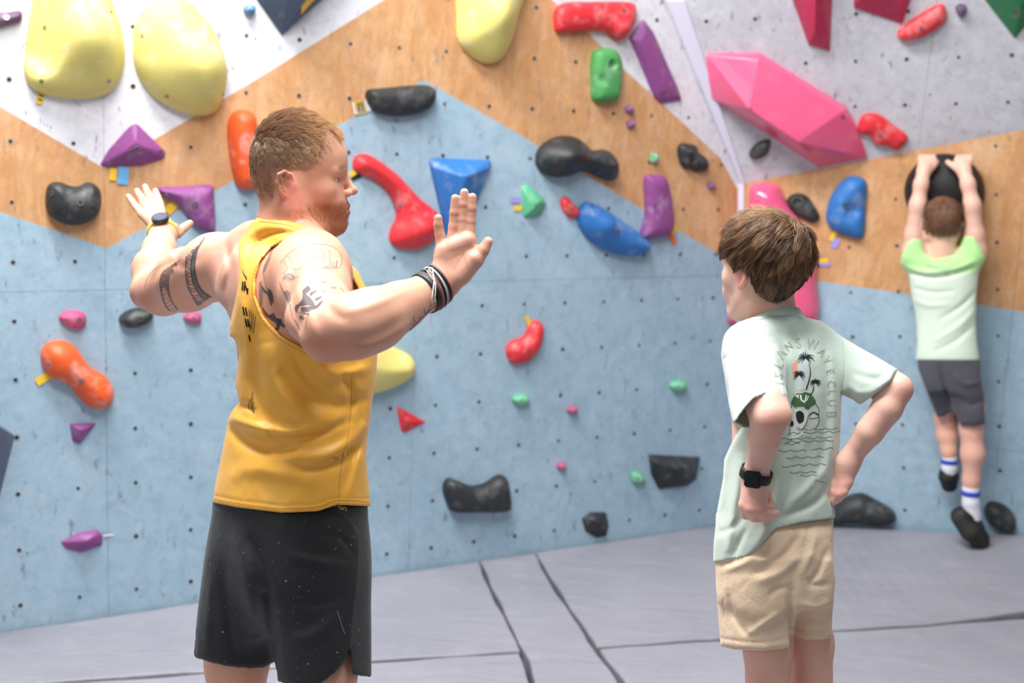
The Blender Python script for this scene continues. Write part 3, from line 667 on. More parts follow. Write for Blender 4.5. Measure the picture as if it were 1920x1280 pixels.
tiny('A', 1181, 205, 8, .025, 'purple', 'upper of two tiny purple knobs below the green pocket hold')
tiny('A', 1183, 233, 8, .025, 'purple', 'lower of two tiny purple knobs below the green pocket hold')
tiny('A', 1334, 348, 7, .025, 'purple', 'tiny purple knob near the white corner strip')
tiny('A', 1372, 602, 8, .02, 'rose', 'tiny pink-purple knob beside the standing boy\'s shoulder')
blob('A', [(1273, 282), (1280, 269), (1304, 272), (1310, 284), (1327, 300), (1326, 318), (1312, 323), (1298, 318), (1280, 312)], .045, 'black', 'black lumpy hold on the plywood near the white corner', bumps=[(1290, 285, .015, .012), (1312, 305, .015, .012), (1298, 300, .012, -.015)], soft=1)
blob('A', [(950, 657), (960, 640), (984, 630), (996, 606), (1010, 601), (1020, 613), (1018, 640), (1005, 665), (985, 680), (960, 681)], .045, 'red', 'red comma-shaped hold in the middle of the blue wall', bl=[(990, 658, .9)], tg=[(990, 601, -60, .045, .02, 'yellow')], p=2)
for (x, y, L) in ((978, 749, 'tiny green foothold, lowest left of the red comma hold'), (1273, 724, 'tiny green foothold to the left of the standing boy\'s sleeve'), (1196, 896, 'tiny green foothold beside the dark grey ledge hold')):
    tiny('A', x, y, 14 if x != 1196 else 13, .035, 'mint', L, 1.1 if x != 1196 else .95, .85)
tiny('A', 1074, 768, 9, .03, 'rose', 'tiny pink foothold, the upper one on the middle blue wall', 1.1, .8)
tiny('A', 1054, 874, 8, .03, 'rose', 'tiny pink foothold, the lower one on the middle blue wall')
facet('A', [(744, 761, .004), (799, 791, .004), (758, 812, .004), (752, 806, .004), (764, 789, .03)], 'red', 'small red triangle hold right of the man\'s waist', .004, bl=[(762, 796, .7)])
blob('A', [(833, 918), (842, 898), (862, 903), (888, 912), (915, 905), (935, 892), (950, 896), (957, 930), (956, 955), (935, 961), (895, 961), (855, 961), (843, 950)], .07, 'black', 'dark grey saddle-shaped hold low on the blue wall', bl=[(902, 932, 1)], p=2.6, soft=1)
facet('A', [(1217, 852, .006), (1313, 857, .006), (1306, 898, .006), (1288, 911, .006), (1236, 917, .006), (1222, 890, .006), (1228, 868, .05), (1300, 872, .06), (1270, 880, .085), (1285, 900, .05)], 'black', 'dark grey ledge hold left of the standing boy\'s waist', .008, bl=[(1230, 865, .8), (1287, 893, .9)])
facet('A', [(1091, 972, .004), (1110, 961, .01), (1137, 961, .01), (1142, 985, .006), (1137, 1005, .004), (1118, 1008, .004), (1098, 996, .004), (1118, 975, .05), (1128, 985, .05)], 'black', 'small dark grey wedge hold just above the mats', .006, bl=[(1103, 978, .8)])
facet('A', [(28, 817, .0), (-4, 945, .0), (-150, 1000, .0), (-150, 760, .0), (-30, 783, .2), (-60, 930, .14), (5, 800, .06)], 'slate', 'dark slate-grey volume cut by the left edge', .006, name='wall_volume', cat='volume')
# ------------------------------------------------ figures: shared builders
def skin_mat(name, sss=.12, rough=.5):
    t = NT(name); a = t.n('ShaderNodeAttribute', attribute_name='Col'); v = t.coord()
    c = t.mix(t.ramp(t.noise(v, 38, 4, .7), [(.35, 0.0), (.75, .22)]), a.outputs['Color'], t.mix(1.0, a.outputs['Color'], (.86, .66, .6), 'MULTIPLY'))
    c = t.mix(t.ramp(t.noise(v, 420, 2, .5), [(.60, 0.0), (.74, .22)]), c, t.mix(1.0, a.outputs['Color'], (.75, .55, .45), 'MULTIPLY'))
    t.base(c); t.set(Roughness=rough); t.b.inputs['Subsurface Weight'].default_value = sss
    t.b.inputs['Subsurface Radius'].default_value = (.012, .005, .003); t.b.inputs['Subsurface Scale'].default_value = 1.0
    t.bump(t.noise(v, 380, 3, .6), .10, .0015); return t.m
def cloth_mat(name, col, rough=.85, sheen=.2, wrinkle=.25, wscale=14, spec=.3, attr=False, weave=900, specks=None):
    t = NT(name); v = t.coord(); L = lin(col)
    if attr: a = t.n('ShaderNodeAttribute', attribute_name='Col'); c = a.outputs['Color']
    else: c = t.mix(t.ramp(t.noise(v, 8, 4), [(.3, 0.0), (.75, .3)]), L, tuple(x*.86 for x in L))
    if specks: c = t.mix(t.ramp(t.noise(v, 150, 2, .6), [(.70, 0.0), (.76, .6)]), c, lin(specks))
    t.base(c); t.set(Roughness=rough); t.b.inputs['Sheen Weight'].default_value = sheen; t.b.inputs['Specular IOR Level'].default_value = spec
    n1 = t.noise(v, wscale, 3, .5, .7); n2 = t.noise(v, weave, 1, .5)
    m = t.n('ShaderNodeMath', operation='MULTIPLY'); t.l(n2, m.inputs[0]); m.inputs[1].default_value = .06
    s = t.n('ShaderNodeMath', operation='ADD'); t.l(n1, s.inputs[0]); t.l(m.outputs[0], s.inputs[1])
    t.bump(s.outputs[0], wrinkle, .012); return t.m
def hair_mat(name, rough=.35):
    t = NT(name); a = t.n('ShaderNodeAttribute', attribute_name='Col'); t.base(a.outputs['Color']); t.set(Roughness=rough)
    t.b.inputs['Specular IOR Level'].default_value = .6; return t.m
M_SKIN = skin_mat('human_skin'); M_HAIR = hair_mat('hair_strands', .32)

def multires(f, boxes, bmin, bmax, h):
    """one surface, finer cells inside the boxes (head, hands)"""
    VV = []; QQ = []; n = 0
    def inb(p, b, g=0): return np.all((p > np.array(b[0])-g) & (p < np.array(b[1])+g), 1)
    V, Q = surfnet(f, bmin, bmax, h, region=lambda p: ~np.any([inb(p, b, -h*.6) for b in boxes], 0) if boxes else np.ones(len(p), bool))
    VV.append(V); QQ.append(Q); n = len(V)
    for b in boxes:
        V, Q = surfnet(f, np.array(b[0])-.004, np.array(b[1])+.004, b[2], region=lambda p: inb(p, b))
        VV.append(V); QQ.append(Q+n); n += len(V)
    return np.concatenate(VV), np.concatenate(QQ)
def sdf_colors(V, base, spots):
    C = np.tile(np.array(base, float), (len(V), 1))
    for m, col in spots: m = np.clip(m, 0, 1)[:, None]; C = C*(1-m)+np.array(col)*m
    return C
def pc(pts, d0, n=None, flat=1.0):
    """chain of cones from (px, py, depth offset, radius px)"""
    out = []; W3 = [P(p[0], p[1], d0+p[2]) for p in pts]; R_ = [p[3]*(d0+p[2])/FPX for p in pts]
    for i in range(len(pts)-1): out.append(Cone(W3[i], W3[i+1], R_[i], R_[i+1], n, flat))
    return out
class HeadF:
    def __init__(s, o, F, tilt=0, sc=1.0, zf=1.0):
        s.zf = zf
        s.o = np.asarray(o, float); s.F = unit(F); L = np.cross(UP, s.F); L = unit(L); U = np.cross(s.F, L)
        c, q = math.cos(tilt), math.sin(tilt); s.L = L*c+U*q; s.U = U*c-L*q; s.sc = sc; s.R = np.array([s.F, s.L, s.U])
    def w(s, x, y, z): return s.o+(s.F*x+s.L*y+s.U*(z*s.zf if z < 0 else z))*s.sc
    def loc(s, p):
        q = (p-s.o)@s.R.T/s.sc
        if s.zf != 1: q = q.copy(); q[:, 2] = np.where(q[:, 2] < 0, q[:, 2]/s.zf, q[:, 2])
        return q
    def E(s, c, r, rot=None):
        ax = s.R if rot is None else rot@s.R
        return Ell(s.w(*c), ax, np.array(r)*s.sc)
    def C(s, a, b, ra, rb): return Cone(s.w(*a), s.w(*b), ra*s.sc, rb*s.sc)
def head_prims(S, H, cr=(.012, 0, .052, .086, .074, .082), jaw=1.0, nose=1.0, fore=False):
    E, C = H.E, H.C
    S.add(E((cr[0], 0, cr[2]), cr[3:]), .02)
    S.add(E((cr[0]-.018, 0, .02), (.066, .062, .062)), .03)
    S.add(E((.036, 0, .02), (.062, .060, .066)), .03)
    S.add(E((.043, 0, -.03), (.050, .050, .062*H.zf)), .025)
    if fore: S.add(E((.053, 0, .054), (.050, .056, .048)), .03)
    for q in (-1, 1):
        S.add(C((.002, .050*q*jaw, -.040), (.068, .018*q*jaw, -.088), .020*jaw, .017*jaw), .025)
        S.add(C((.004, .052*q, -.005), (.002, .050*q*jaw, -.045), .018, .017), .03)
        S.add(E((.058, .040*q, -.012), (.026, .021, .020)), .022)
        S.add(E((.082, .020*q, -.045), (.016, .022, .020)), .02)
    S.add(E((.079, 0, -.090), (.022, .024, .018)), .018)
    for q in (-1, 1):
        S.sub(E((.105, .034*q, .012), (.020, .019, .0125)), .014)
        S.add(C((.083, .044*q, .026), (.0965, .014*q, .027), .007, .008), .012)
        S.add(E((.0765, .031*q, .0095), (.0128, .0128, .0122)), .001)
        S.add(C((.0790, .046*q, .0125), (.0900, .031*q, .0185), .0030, .0034), .003)
        S.add(C((.0900, .031*q, .0185), (.0870, .018*q, .011), .0034, .0028), .003)
        S.add(C((.0790, .045*q, .005), (.0880, .030*q, .0005), .0028, .003), .004)
    n = nose
    S.add(C((.0945, 0, .022), (.1135*n, 0, -.012), .0068, .0080), .010)
    S.add(E((.1145*n, 0, -.0165), (.0105, .0095, .0085)), .006)
    for q in (-1, 1):
        S.add(E((.1035, .0115*q, -.021), (.0105, .0068, .0075)), .005)
        S.sub(E((.1075, .0065*q, -.0275), (.0065, .0030, .0035)), .003)
    S.add(E((.083, 0, -.055), (.020, .026, .022)), .015)
    for q in (-1, 1):
        S.add(C((.1025, 0, -.0490), (.0895, .023*q, -.0560), .0056, .0030), .004)
        S.add(C((.1010, 0, -.0635), (.0895, .021*q, -.0590), .0062, .0032), .004)
        S.sub(C((.1105, 0, -.0566), (.0905, .024*q, -.0576), .0030, .0014), .002)
    for q in (-1, 1):      # ears
        ro = Matrix.Rotation(.16, 3, 'Y'); e = np.array(ro)
        S.add(E((-.004, .0765*q, .001), (.0165, .0055, .027), e), .006)
        hel = [(.008, .074, .012), (.004, .079, .024), (-.006, .083, .030), (-.017, .086, .025), (-.021, .086, .010), (-.017, .084, -.006), (-.008, .080, -.018), (.001, .076, -.026)]
        for a, b in zip(hel[:-1], hel[1:]): S.add(C((a[0], a[1]*q, a[2]), (b[0], b[1]*q, b[2]), .0036, .0036), .003)
        S.add(E((.000, .077*q, -.025), (.008, .0045, .008)), .004)
        S.sub(E((-.003, .0895*q, .001), (.0075, .0080, .012), e), .004)
        S.add(C((.009, .077*q, .004), (.008, .077*q, -.006), .0034, .003), .003)
        an = [(-.004, .081, .022), (-.0125, .083, .014), (-.0125, .083, .002), (-.006, .081, -.010)]
        for a, b in zip(an[:-1], an[1:]): S.add(C((a[0], a[1]*q, a[2]), (b[0], b[1]*q, b[2]), .0024, .0024), .002)
def hand_prims(Wp, D, N, T, s=1.0, curl=(.15, .3, .2), spread=(.1, 0, -.08, -.16), thumb=(.7, .5, .0), tcurl=.2, each=None):
    """Wp wrist, D towards the fingers, N out of the palm, T towards the thumb"""
    D = unit(D); T = unit(np.asarray(T)-(np.asarray(T)@D)*D); N = unit(np.asarray(N)-(np.asarray(N)@D)*D-(np.asarray(N)@T)*T)
    palm = []; fing = []
    kn = [(.090, .028), (.093, .009), (.089, -.011), (.081, -.029)]
    L = [(.041, .025, .021), (.045, .029, .022), (.042, .027, .022), (.033, .020, .020)]; rr = [.0088, .009, .0085, .0075]
    for i in range(4):
        K = Wp+(D*kn[i][0]+T*kn[i][1])*s
        palm.append(Cone(Wp+(D*.008+T*(.014-.0095*i))*s, K, .0165*s, .0118*s))
        d = unit(D+T*math.tan(spread[i])); p = K; cu = each[i] if each else curl; a = 0
        for j in range(3):
            a += cu[j]; dd = d*math.cos(a)+N*math.sin(a); q = p+dd*L[i][j]*s
            fing.append(Cone(p, q, rr[i]*s*(1.08-.09*j), rr[i]*s*(1.0-.09*j))); p = q
    palm.append(Ell(Wp+(D*.040+T*.024+N*.009)*s, np.array([unit(D+.5*T), unit(T-.5*D), N]), np.array([.034, .018, .016])*s))
    palm.append(Ell(Wp+(D*.040-T*.024+N*.007)*s, np.array([D, T, N]), np.array([.036, .014, .014])*s))
    b = Wp+(D*.022+T*.022+N*.008)*s; d = unit(D*math.cos(thumb[0])+T*math.sin(thumb[0])+N*thumb[1]); p = b
    for j, (l, r0, r1) in enumerate(((.042, .0145, .0115), (.032, .0112, .0102), (.026, .0102, .0082))):
        q = p+d*l*s; fing.append(Cone(p, q, r0*s, r1*s)); p = q; d = unit(d*math.cos(tcurl)+unit(N*.4+D*.2-T*.5)*math.sin(tcurl))
    return palm, fing
def foot_prims(ank, F, s=1.0, down=0.0):
    F = unit(F); U = UP; out = []
    D = unit(F*math.cos(down)-U*math.sin(down)); N = unit(np.cross(np.cross(D, U), D))
    heel = ank-F*.035*s-N*.055*s; ball = ank+D*.115*s-N*.065*s; toe = ank+D*.165*s-N*.068*s
    out += [Cone(ank-N*.01*s, heel, .036*s, .034*s), Cone(ank, ball, .040*s, .036*s), Cone(heel, ball, .032*s, .036*s), Cone(ball, toe, .037*s, .026*s)]
    return out
def frame_noise(p, s, seed=0):
    """cheap smooth pseudo noise from sines"""
    a = p*s; r = 0
    for k in range(3):
        q = 1.7**k; r = r+np.sin(a[:, 0]*q+1.3*np.sin(a[:, 1]*q*.9+seed+k)+k*2.1)*np.sin(a[:, 2]*q*1.1+seed*1.7+1.1*np.sin(a[:, 0]*q+k))/q
    return r*.6
def grad(f, p, e=.0015):
    g = np.stack([f(p+np.eye(3)[i]*e)-f(p-np.eye(3)[i]*e) for i in range(3)], 1); return g/(np.linalg.norm(g, axis=1, keepdims=True)+1e-9)
def fnear(S, center, rad):
    c = np.asarray(center, float); return lambda p: S(p, c, rad)
def grow_hair(name, parent, S, H, n, dens, length, flow, lift, colfn, thick=.00035, K=6, clump=.6, nclump=350, curl=.0, seed=1, cen=(0, 0, .04)):
    """strands rooted on the scalp, combed by a flow field and pulled into locks"""
    r = np.random.default_rng(seed); f = fnear(S, H.w(0, 0, .02), .20*H.sc)
    d = r.normal(size=(n*3, 3)); d /= np.linalg.norm(d, axis=1, keepdims=True); o = H.w(*cen)
    lo = np.full(len(d), .03*H.sc); hi = np.full(len(d), .17*H.sc); dw = d@H.R
    for _ in range(22):
        m = (lo+hi)/2; v = f(o+dw*m[:, None]); lo = np.where(v < 0, m, lo); hi = np.where(v < 0, hi, m)
    root = o+dw*lo[:, None]; rl = H.loc(root); w = dens(rl); keep = r.random(len(w)) < w; root = root[keep][:n]; rl = rl[keep][:n]; n = len(root)
    Ls = length(rl)*(.75+.5*r.random(n))*H.sc; p = root.copy(); path = [p]; jit = r.normal(size=(n, 3))*.16
    nr = grad(f, p)
    for k in range(K):
        t = (k+1)/K; fl_ = flow(H.loc(p))@H.R; fl_ = fl_/(np.linalg.norm(fl_, axis=1, keepdims=True)+1e-9); nn = grad(f, p)
        tang = fl_-(fl_*nn).sum(1, keepdims=True)*nn; tang /= (np.linalg.norm(tang, axis=1, keepdims=True)+1e-6)
        lf = lift(rl, t)[:, None]; dd = tang+nn*lf+jit+curl*np.sin(k*1.9+jit[:, :1]*30)*np.cross(nn, tang); dd /= np.linalg.norm(dd, axis=1, keepdims=True)
        p = p+dd*(Ls/K)[:, None]; v = f(p); mn = .0012*H.sc; p = p+nn*np.maximum(mn-v, 0)[:, None]; path.append(p)
    path = np.stack(path, 1)
    if clump > 0 and n > nclump:
        gi = r.choice(n, nclump, replace=False); d2 = ((root[:, None, :]-root[None, gi, :])**2).sum(2) if n*nclump < 4e6 else None
        if d2 is None:
            near = np.concatenate([((root[i:i+1500, None, :]-root[None, gi, :])**2).sum(2).argmin(1) for i in range(0, n, 1500)])
        else: near = d2.argmin(1)
        g = path[gi[near]]; t = np.linspace(0, 1, K+1)[None, :, None]; off = (root-root[gi[near]])[:, None, :]
        tgt = g+off*(1-.75*t); path = path*(1-clump*t)+tgt*clump*t
    tv = np.gradient(path, axis=1); tv /= (np.linalg.norm(tv, axis=2, keepdims=True)+1e-9); ref = unit(A3(.3, .5, .8)); s1 = np.cross(tv, ref); s1 /= np.linalg.norm(s1, axis=2, keepdims=True)+1e-9; s2 = np.cross(tv, s1)
    rad = thick*(1-np.linspace(0, 1, K+1)**2*.85)[None, :, None]
    rings = np.stack([path+rad*(s1*math.cos(a)+s2*math.sin(a)) for a in (0, 2.094, 4.188)], 2)
    V = rings.reshape(-1, 3); base = (np.arange(n)*(K+1)*3)[:, None, None]; kk = (np.arange(K)*3)[None, :, None]; j = np.arange(3)[None, None, :]; j2 = (j+1) % 3
    Q = np.stack([base+kk+j, base+kk+j2, base+kk+3+j2, base+kk+3+j], -1).reshape(-1, 4)
    cr_ = r.random(n)
    if clump > 0 and n > nclump: cr_ = .45*cr_+.55*r.random(nclump)[near]
    c = colfn(rl, cr_); tt = np.linspace(0, 1, K+1)
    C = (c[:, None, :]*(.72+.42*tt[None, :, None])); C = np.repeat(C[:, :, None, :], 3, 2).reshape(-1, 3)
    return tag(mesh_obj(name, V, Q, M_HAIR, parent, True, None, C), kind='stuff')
def sm(a, b, x): t = np.clip((x-a)/(b-a), 0, 1); return t*t*(3-2*t)
# flat print and ink laid on a surface: shapes drawn over the picture, dropped onto the real surface
DEC = {}
def ink(objs, polys, col, name, parent, off=.0006, rough=.8, mat=None, step=4):
    """polys: list of (N,2) px outlines, each a filled strip given as left/right rails [(l, r), ...]"""
    bpy.context.view_layer.update(); V = []; Fc = []
    for rails in polys:
        prev = None
        for a, b in rails:
            cur = []
            for q in (a, b):
                hit = None
                for o in objs:
                    loc, nor = ray_obj(o, float(q[0]), float(q[1]))
                    if loc is not None and (hit is None or (loc-CAM)@(loc-CAM) < (hit[0]-CAM)@(hit[0]-CAM)): hit = (loc, nor)
                cur.append(hit)
            if cur[0] is None or cur[1] is None or (prev and abs(proj(cur[0][0])[2]-prev[2]) > .03): prev = None; continue
            i = len(V); V += [cur[0][0]+cur[0][1]*off, cur[1][0]+cur[1][1]*off]
            if prev: Fc.append([prev[0], prev[1], i+1, i])
            prev = (i, i+1, proj(cur[0][0])[2])
    if not V: return None
    key = (col, rough)
    if mat is None:
        if key not in DEC: DEC[key] = plain('ink_'+col, col, rough, .2)
        mat = DEC[key]
    return tag(mesh_obj(name, V, Fc, mat, parent, True), kind='stuff')
def stroke(pts, w, n=None, taper=0):
    """rails of a brush stroke of width w px"""
    pts = np.asarray(pts, float); L = np.hypot(*np.diff(pts, axis=0).T).sum(); n = n or max(3, int(L/3))
    q = spl(pts, n) if len(pts) > 2 else pts[0]+(pts[1]-pts[0])*np.linspace(0, 1, n)[:, None]
    t = np.gradient(q, axis=0); t /= np.linalg.norm(t, axis=1, keepdims=True)+1e-9; nn = np.c_[-t[:, 1], t[:, 0]]
    ww = np.full(n, w/2.)*(1-taper*np.abs(np.linspace(-1, 1, n))**1.5) if np.isscalar(w) else np.interp(np.linspace(0, 1, n), np.linspace(0, 1, len(w)), w)/2
    return list(zip(q-nn*ww[:, None], q+nn*ww[:, None]))
def fillpoly(pts, step=3.0):
    """filled outline as horizontal strips"""
    pts = closed_spl(pts, 4); out = []; y0, y1 = pts[:, 1].min(), pts[:, 1].max(); n = max(2, int((y1-y0)/step)); ys = np.linspace(y0+.01, y1-.01, n+1)
    def spans(y):
        xs = []
        for i in range(len(pts)):
            a, b = pts[i], pts[(i+1) % len(pts)]
            if (a[1] > y) != (b[1] > y): xs.append(a[0]+(b[0]-a[0])*(y-a[1])/(b[1]-a[1]))
        xs.sort(); return [(xs[i], xs[i+1]) for i in range(0, len(xs)-1, 2)]
    for k in range(n):
        s0, s1 = spans(ys[k]), spans(ys[k+1])
        for a, b in zip(s0, s1):
            m = max(1, int(max(a[1]-a[0], b[1]-b[0])/step))
            out.append([((a[0]+(a[1]-a[0])*i/m, ys[k]), (b[0]+(b[1]-b[0])*i/m, ys[k+1])) for i in range(m+1)])
    return out
def text_outline(txt, size):
    """letter outlines of the built-in font -> list of closed loops in units"""
    cu = bpy.data.curves.new('t', 'FONT'); cu.body = txt; cu.size = size; cu.resolution_u = 2; o = bpy.data.objects.new('t', cu); COL.objects.link(o); bpy.context.view_layer.update()
    me = o.to_mesh(); bm = bmesh.new(); bm.from_mesh(me); bmesh.ops.remove_doubles(bm, verts=bm.verts, dist=1e-5)
    nxt = {}; 
    for e in bm.edges:
        if len(e.link_faces) == 1: nxt.setdefault(e.verts[0].index, []).append(e.verts[1].index); nxt.setdefault(e.verts[1].index, []).append(e.verts[0].index)
    co = [(v.co.x, v.co.y) for v in bm.verts]; seen = set(); loops = []
    for s in nxt:
        if s in seen: continue
        lp = [s]; seen.add(s); c = s
        while True:
            m = [x for x in nxt[c] if x not in seen]
            if not m: break
            c = m[0]; seen.add(c); lp.append(c)
        loops.append(np.array([co[i] for i in lp]))
    bm.free(); o.to_mesh_clear(); bpy.data.objects.remove(o); return loops
def band(name, parent, S, c, axis, w, lift, mat, n=48, rings=5, phase=None, rmax=.06, gap=None):
    """a strap lying round a limb: c centre, axis limb direction"""
    axis = unit(axis); e1 = unit(np.cross(axis, A3(.2, .3, .9))); e2 = np.cross(axis, e1); f = fnear(S, c, .08)
    prof = [(-w/2, 0.0), (-w/2, lift), (-w/6, lift*1.15), (w/6, lift*1.15), (w/2, lift), (w/2, 0.0)]; a = np.linspace(0, 2*math.pi, n, endpoint=False)
    dirs = np.outer(np.cos(a), e1)+np.outer(np.sin(a), e2); V = []
    lo = np.zeros(n); hi = np.full(n, rmax)
    for _ in range(20):
        m = (lo+hi)/2; v = f(c+dirs*m[:, None]); lo = np.where(v < 0, m, lo); hi = np.where(v < 0, hi, m)
    r0 = lo; r0 = (r0+np.roll(r0, 1)+np.roll(r0, -1))/3
    for t, l in prof: V.append(c+axis*t+dirs*(r0+l)[:, None])
    V = np.concatenate(V); Q = []
    for k in range(len(prof)-1):
        for i in range(n): Q.append([k*n+i, k*n+(i+1) % n, (k+1)*n+(i+1) % n, (k+1)*n+i])
    o = mesh_obj(name, V, np.array(Q), mat, parent); bm = bmesh.new(); bm.from_mesh(o.data); bmesh.ops.recalc_face_normals(bm, faces=bm.faces); bm.to_mesh(o.data); bm.free(); return o, dirs, r0
# ------------------------------------------------ the man
DM = 2.45
Fm = unit(A3(.80, .60, 0)); Rm = unit(A3(.60, -.80, 0))
man = tag(empty('person', P(550, 900, DM)*A3(1, 1, 0)), 'man in a yellow tank top and black shorts, tattooed arms raised with open palms', 'person')
def zrow(px, py, dd, w, dp): q = P(px, py, DM+dd); return (q[2], q[0], q[1], w, dp)
SM = SDF()
torso = Loft([zrow(552, 1080, 0, .15, .115), zrow(550, 1010, 0, .165, .120), zrow(552, 940, 0, .155, .108), zrow(558, 860, 0, .140, .098), zrow(562, 770, 0, .143, .102),
              zrow(560, 680, 0, .158, .115), zrow(552, 600, 0, .170, .122), zrow(544, 530, 0, .165, .118), zrow(538, 480, 0, .140, .100), zrow(538, 445, 0, .09, .07)], Rm, Fm, 2.3, .03)
SM.add(torso, 0)
# neck, trapezius, shoulder girdle
for c_ in pc([(556, 330, 0, 50), (551, 385, 0, 50), (546, 430, 0, 56), (541, 480, 0, 66)], DM): SM.add(c_, .03)
for c_ in pc([(548, 425, 0, 36), (588, 482, -.09, 38), (594, 506, -.14, 52)], DM): SM.add(c_, .045)
for c_ in pc([(535, 430, .02, 34), (478, 462, .11, 38), (440, 490, .15, 48)], DM): SM.add(c_, .045)
for c_ in pc([(500, 520, -.02, 40), (520, 590, -.06, 44)], DM): SM.add(c_, .05)          # right shoulder blade and lat
for c_ in pc([(520, 560, -.08, 42), (545, 640, -.09, 40)], DM): SM.add(c_, .05)
for c_ in pc([(452, 530, .10, 36), (456, 610, .06, 40)], DM): SM.add(c_, .05)
for c_ in pc([(628, 530, -.04, 34), (648, 580, -.02, 38)], DM): SM.add(c_, .05)           # chest
FOB = Field(280, 280, 760, 1120).poly([(200, 200), (636, 200), (636, 470), (662, 508), (686, 557), (694, 600), (700, 700), (684, 860), (688, 1200), (405, 1200), (408, 900), (447, 700), (442, 630), (433, 604), (421, 578), (403, 560), (300, 548)])
SM.post(lambda f, p: smax(f, FOB(*proj(p)[:2])*.00095, .015))
# right arm (near)
for c_ in pc([(580, 505, -.12, 60), (593, 547, -.20, 59), (604, 590, -.29, 56), (616, 622, -.36, 50)], DM): SM.add(c_, .035)
SM.add(Ell(P(584, 505, DM-.13), None, (.058, .060, .056)), .04)
for c_ in pc([(618, 628, -.37, 46), (662, 612, -.375, 57), (705, 597, -.35, 54), (752, 573, -.31, 41), (800, 548, -.275, 30), (828, 533, -.26, 29)], DM): SM.add(c_, .025)
SM.add(Cone(P(606, 642, DM-.37), P(612, 650, DM-.365), .020, .018), .02)
# right hand
HR = DM-.265
def hp(x, y, dd, r): return (x, y, dd-.265, r)
palm = []
for kx, ky in ((829, 470), (847, 458), (866, 449), (881, 449)):
    palm += pc([hp(838, 528, 0, 15.5), hp(kx, ky, 0, 10.5)], DM)
palm += pc([hp(862, 520, -.010, 15), hp(886, 486, -.012, 13)], DM)
palm += pc([hp(822, 512, -.008, 13), hp(826, 485, -.006, 11)], DM)
palm += pc([hp(832, 468, -.006, 9.5), hp(876, 452, -.006, 9.5)], DM)
SM.add(Grp(palm, .016), .018)
fing = [pc([hp(828, 470, 0, 9.6), hp(824, 440, .000, 8.6), hp(821.5, 421, -.002, 8.6), hp(821.5, 409, -.004, 7.6)], DM),
        pc([hp(846, 455, 0, 9.8), hp(850, 425, .002, 9.0), hp(852, 399, .001, 8.8), hp(853.5, 372, 0, 8.0)], DM),
        pc([hp(866, 447, 0, 9.8), hp(867.5, 413, .002, 9.0), hp(869.5, 384, .001, 8.6), hp(870.7, 361, 0, 8.0)], DM),
        pc([hp(881, 448, 0, 9.6), hp(883, 416, .002, 8.8), hp(885, 391, .001, 8.5), hp(886, 369.5, 0, 7.8)], DM),
        pc([hp(868, 514, -.004, 16), hp(893, 489, -.006, 13.2), hp(906, 469, -.006, 11.6), hp(915, 453, -.006, 9.2)], DM)]
for i, fg in enumerate(fing): SM.add(Grp(fg, .003), .0035 if i < 4 else .012)
# left arm (far)
for c_ in pc([(455, 500, .13, 50), (405, 500, .19, 57), (350, 525, .27, 54), (305, 546, .33, 40), (277, 550, .37, 27)], DM): SM.add(c_, .035)
for c_ in pc([(276, 545, .37, 28), (288, 505, .42, 36), (299, 468, .50, 28), (305, 442, .555, 22), (303, 425, .58, 21)], DM): SM.add(c_, .025)
def hl(x, y, dd, r): return (x, y, .58+dd, r)
palm = []
for kx, ky, dk_ in ((266, 402, .05), (277, 396, .055), (290, 393, .055), (302, 394, .05)): palm += pc([hl(301, 430, 0, 13), hl(kx, ky, dk_, 8)], DM)
palm += pc([hl(312, 432, .01, 12), hl(326, 426, .03, 9)], DM)
SM.add(Grp(palm, .014), .016)
for i, fg in enumerate([[(266, 402, .05, 7.2), (255, 388, .075, 6.6), (247, 377, .09, 6.2), (240.5, 368, .10, 5.6)], [(277, 396, .055, 7.6), (269, 380, .085, 7), (262, 367, .10, 6.6), (257, 358, .115, 5.8)],
           [(290, 393, .055, 7.6), (283, 376, .09, 7.2), (277, 362, .11, 6.6), (272, 350, .125, 5.8)], [(302, 394, .05, 7.4), (299, 379, .08, 7), (295, 368, .10, 6.4), (291.5, 358, .115, 5.8)],
           [(318, 440, .015, 11), (332, 438, .04, 9.4), (345, 427, .055, 8.2), (356, 418.5, .065, 6.6)]]):
    SM.add(Grp(pc([hl(*q) for q in fg], DM), .003), .004 if i < 4 else .01)
FMU = Field(220, 420, 900, 720)
for pts, w, a in [([(560, 470), (548, 520), (552, 580), (575, 640)], 9, -.005), ([(520, 470), (508, 530), (520, 590), (560, 640)], 16, .006), ([(600, 560), (630, 590), (655, 600)], 9, -.003), ([(560, 545), (580, 590), (596, 640)], 9, .003), ([(650, 585), (700, 570), (760, 545)], 9, .003),
                  ([(645, 640), (700, 628), (760, 595)], 9, -.0025), ([(660, 655), (720, 640), (775, 600)], 7, .002), ([(425, 455), (432, 500), (425, 550), (440, 600)], 8, -.006), ([(400, 470), (405, 520), (398, 560)], 12, .003), ([(330, 486), (345, 500), (375, 480)], 8, -.003),
                  ([(452, 470), (448, 530), (455, 590)], 9, .004), ([(322, 490), (300, 505), (285, 530)], 6, -.003), ([(300, 450), (318, 470), (326, 490)], 7, .0025)]: FMU.stroke(pts, w, a)
SM.post(lambda f, p: f-FMU(*proj(p)[:2]))
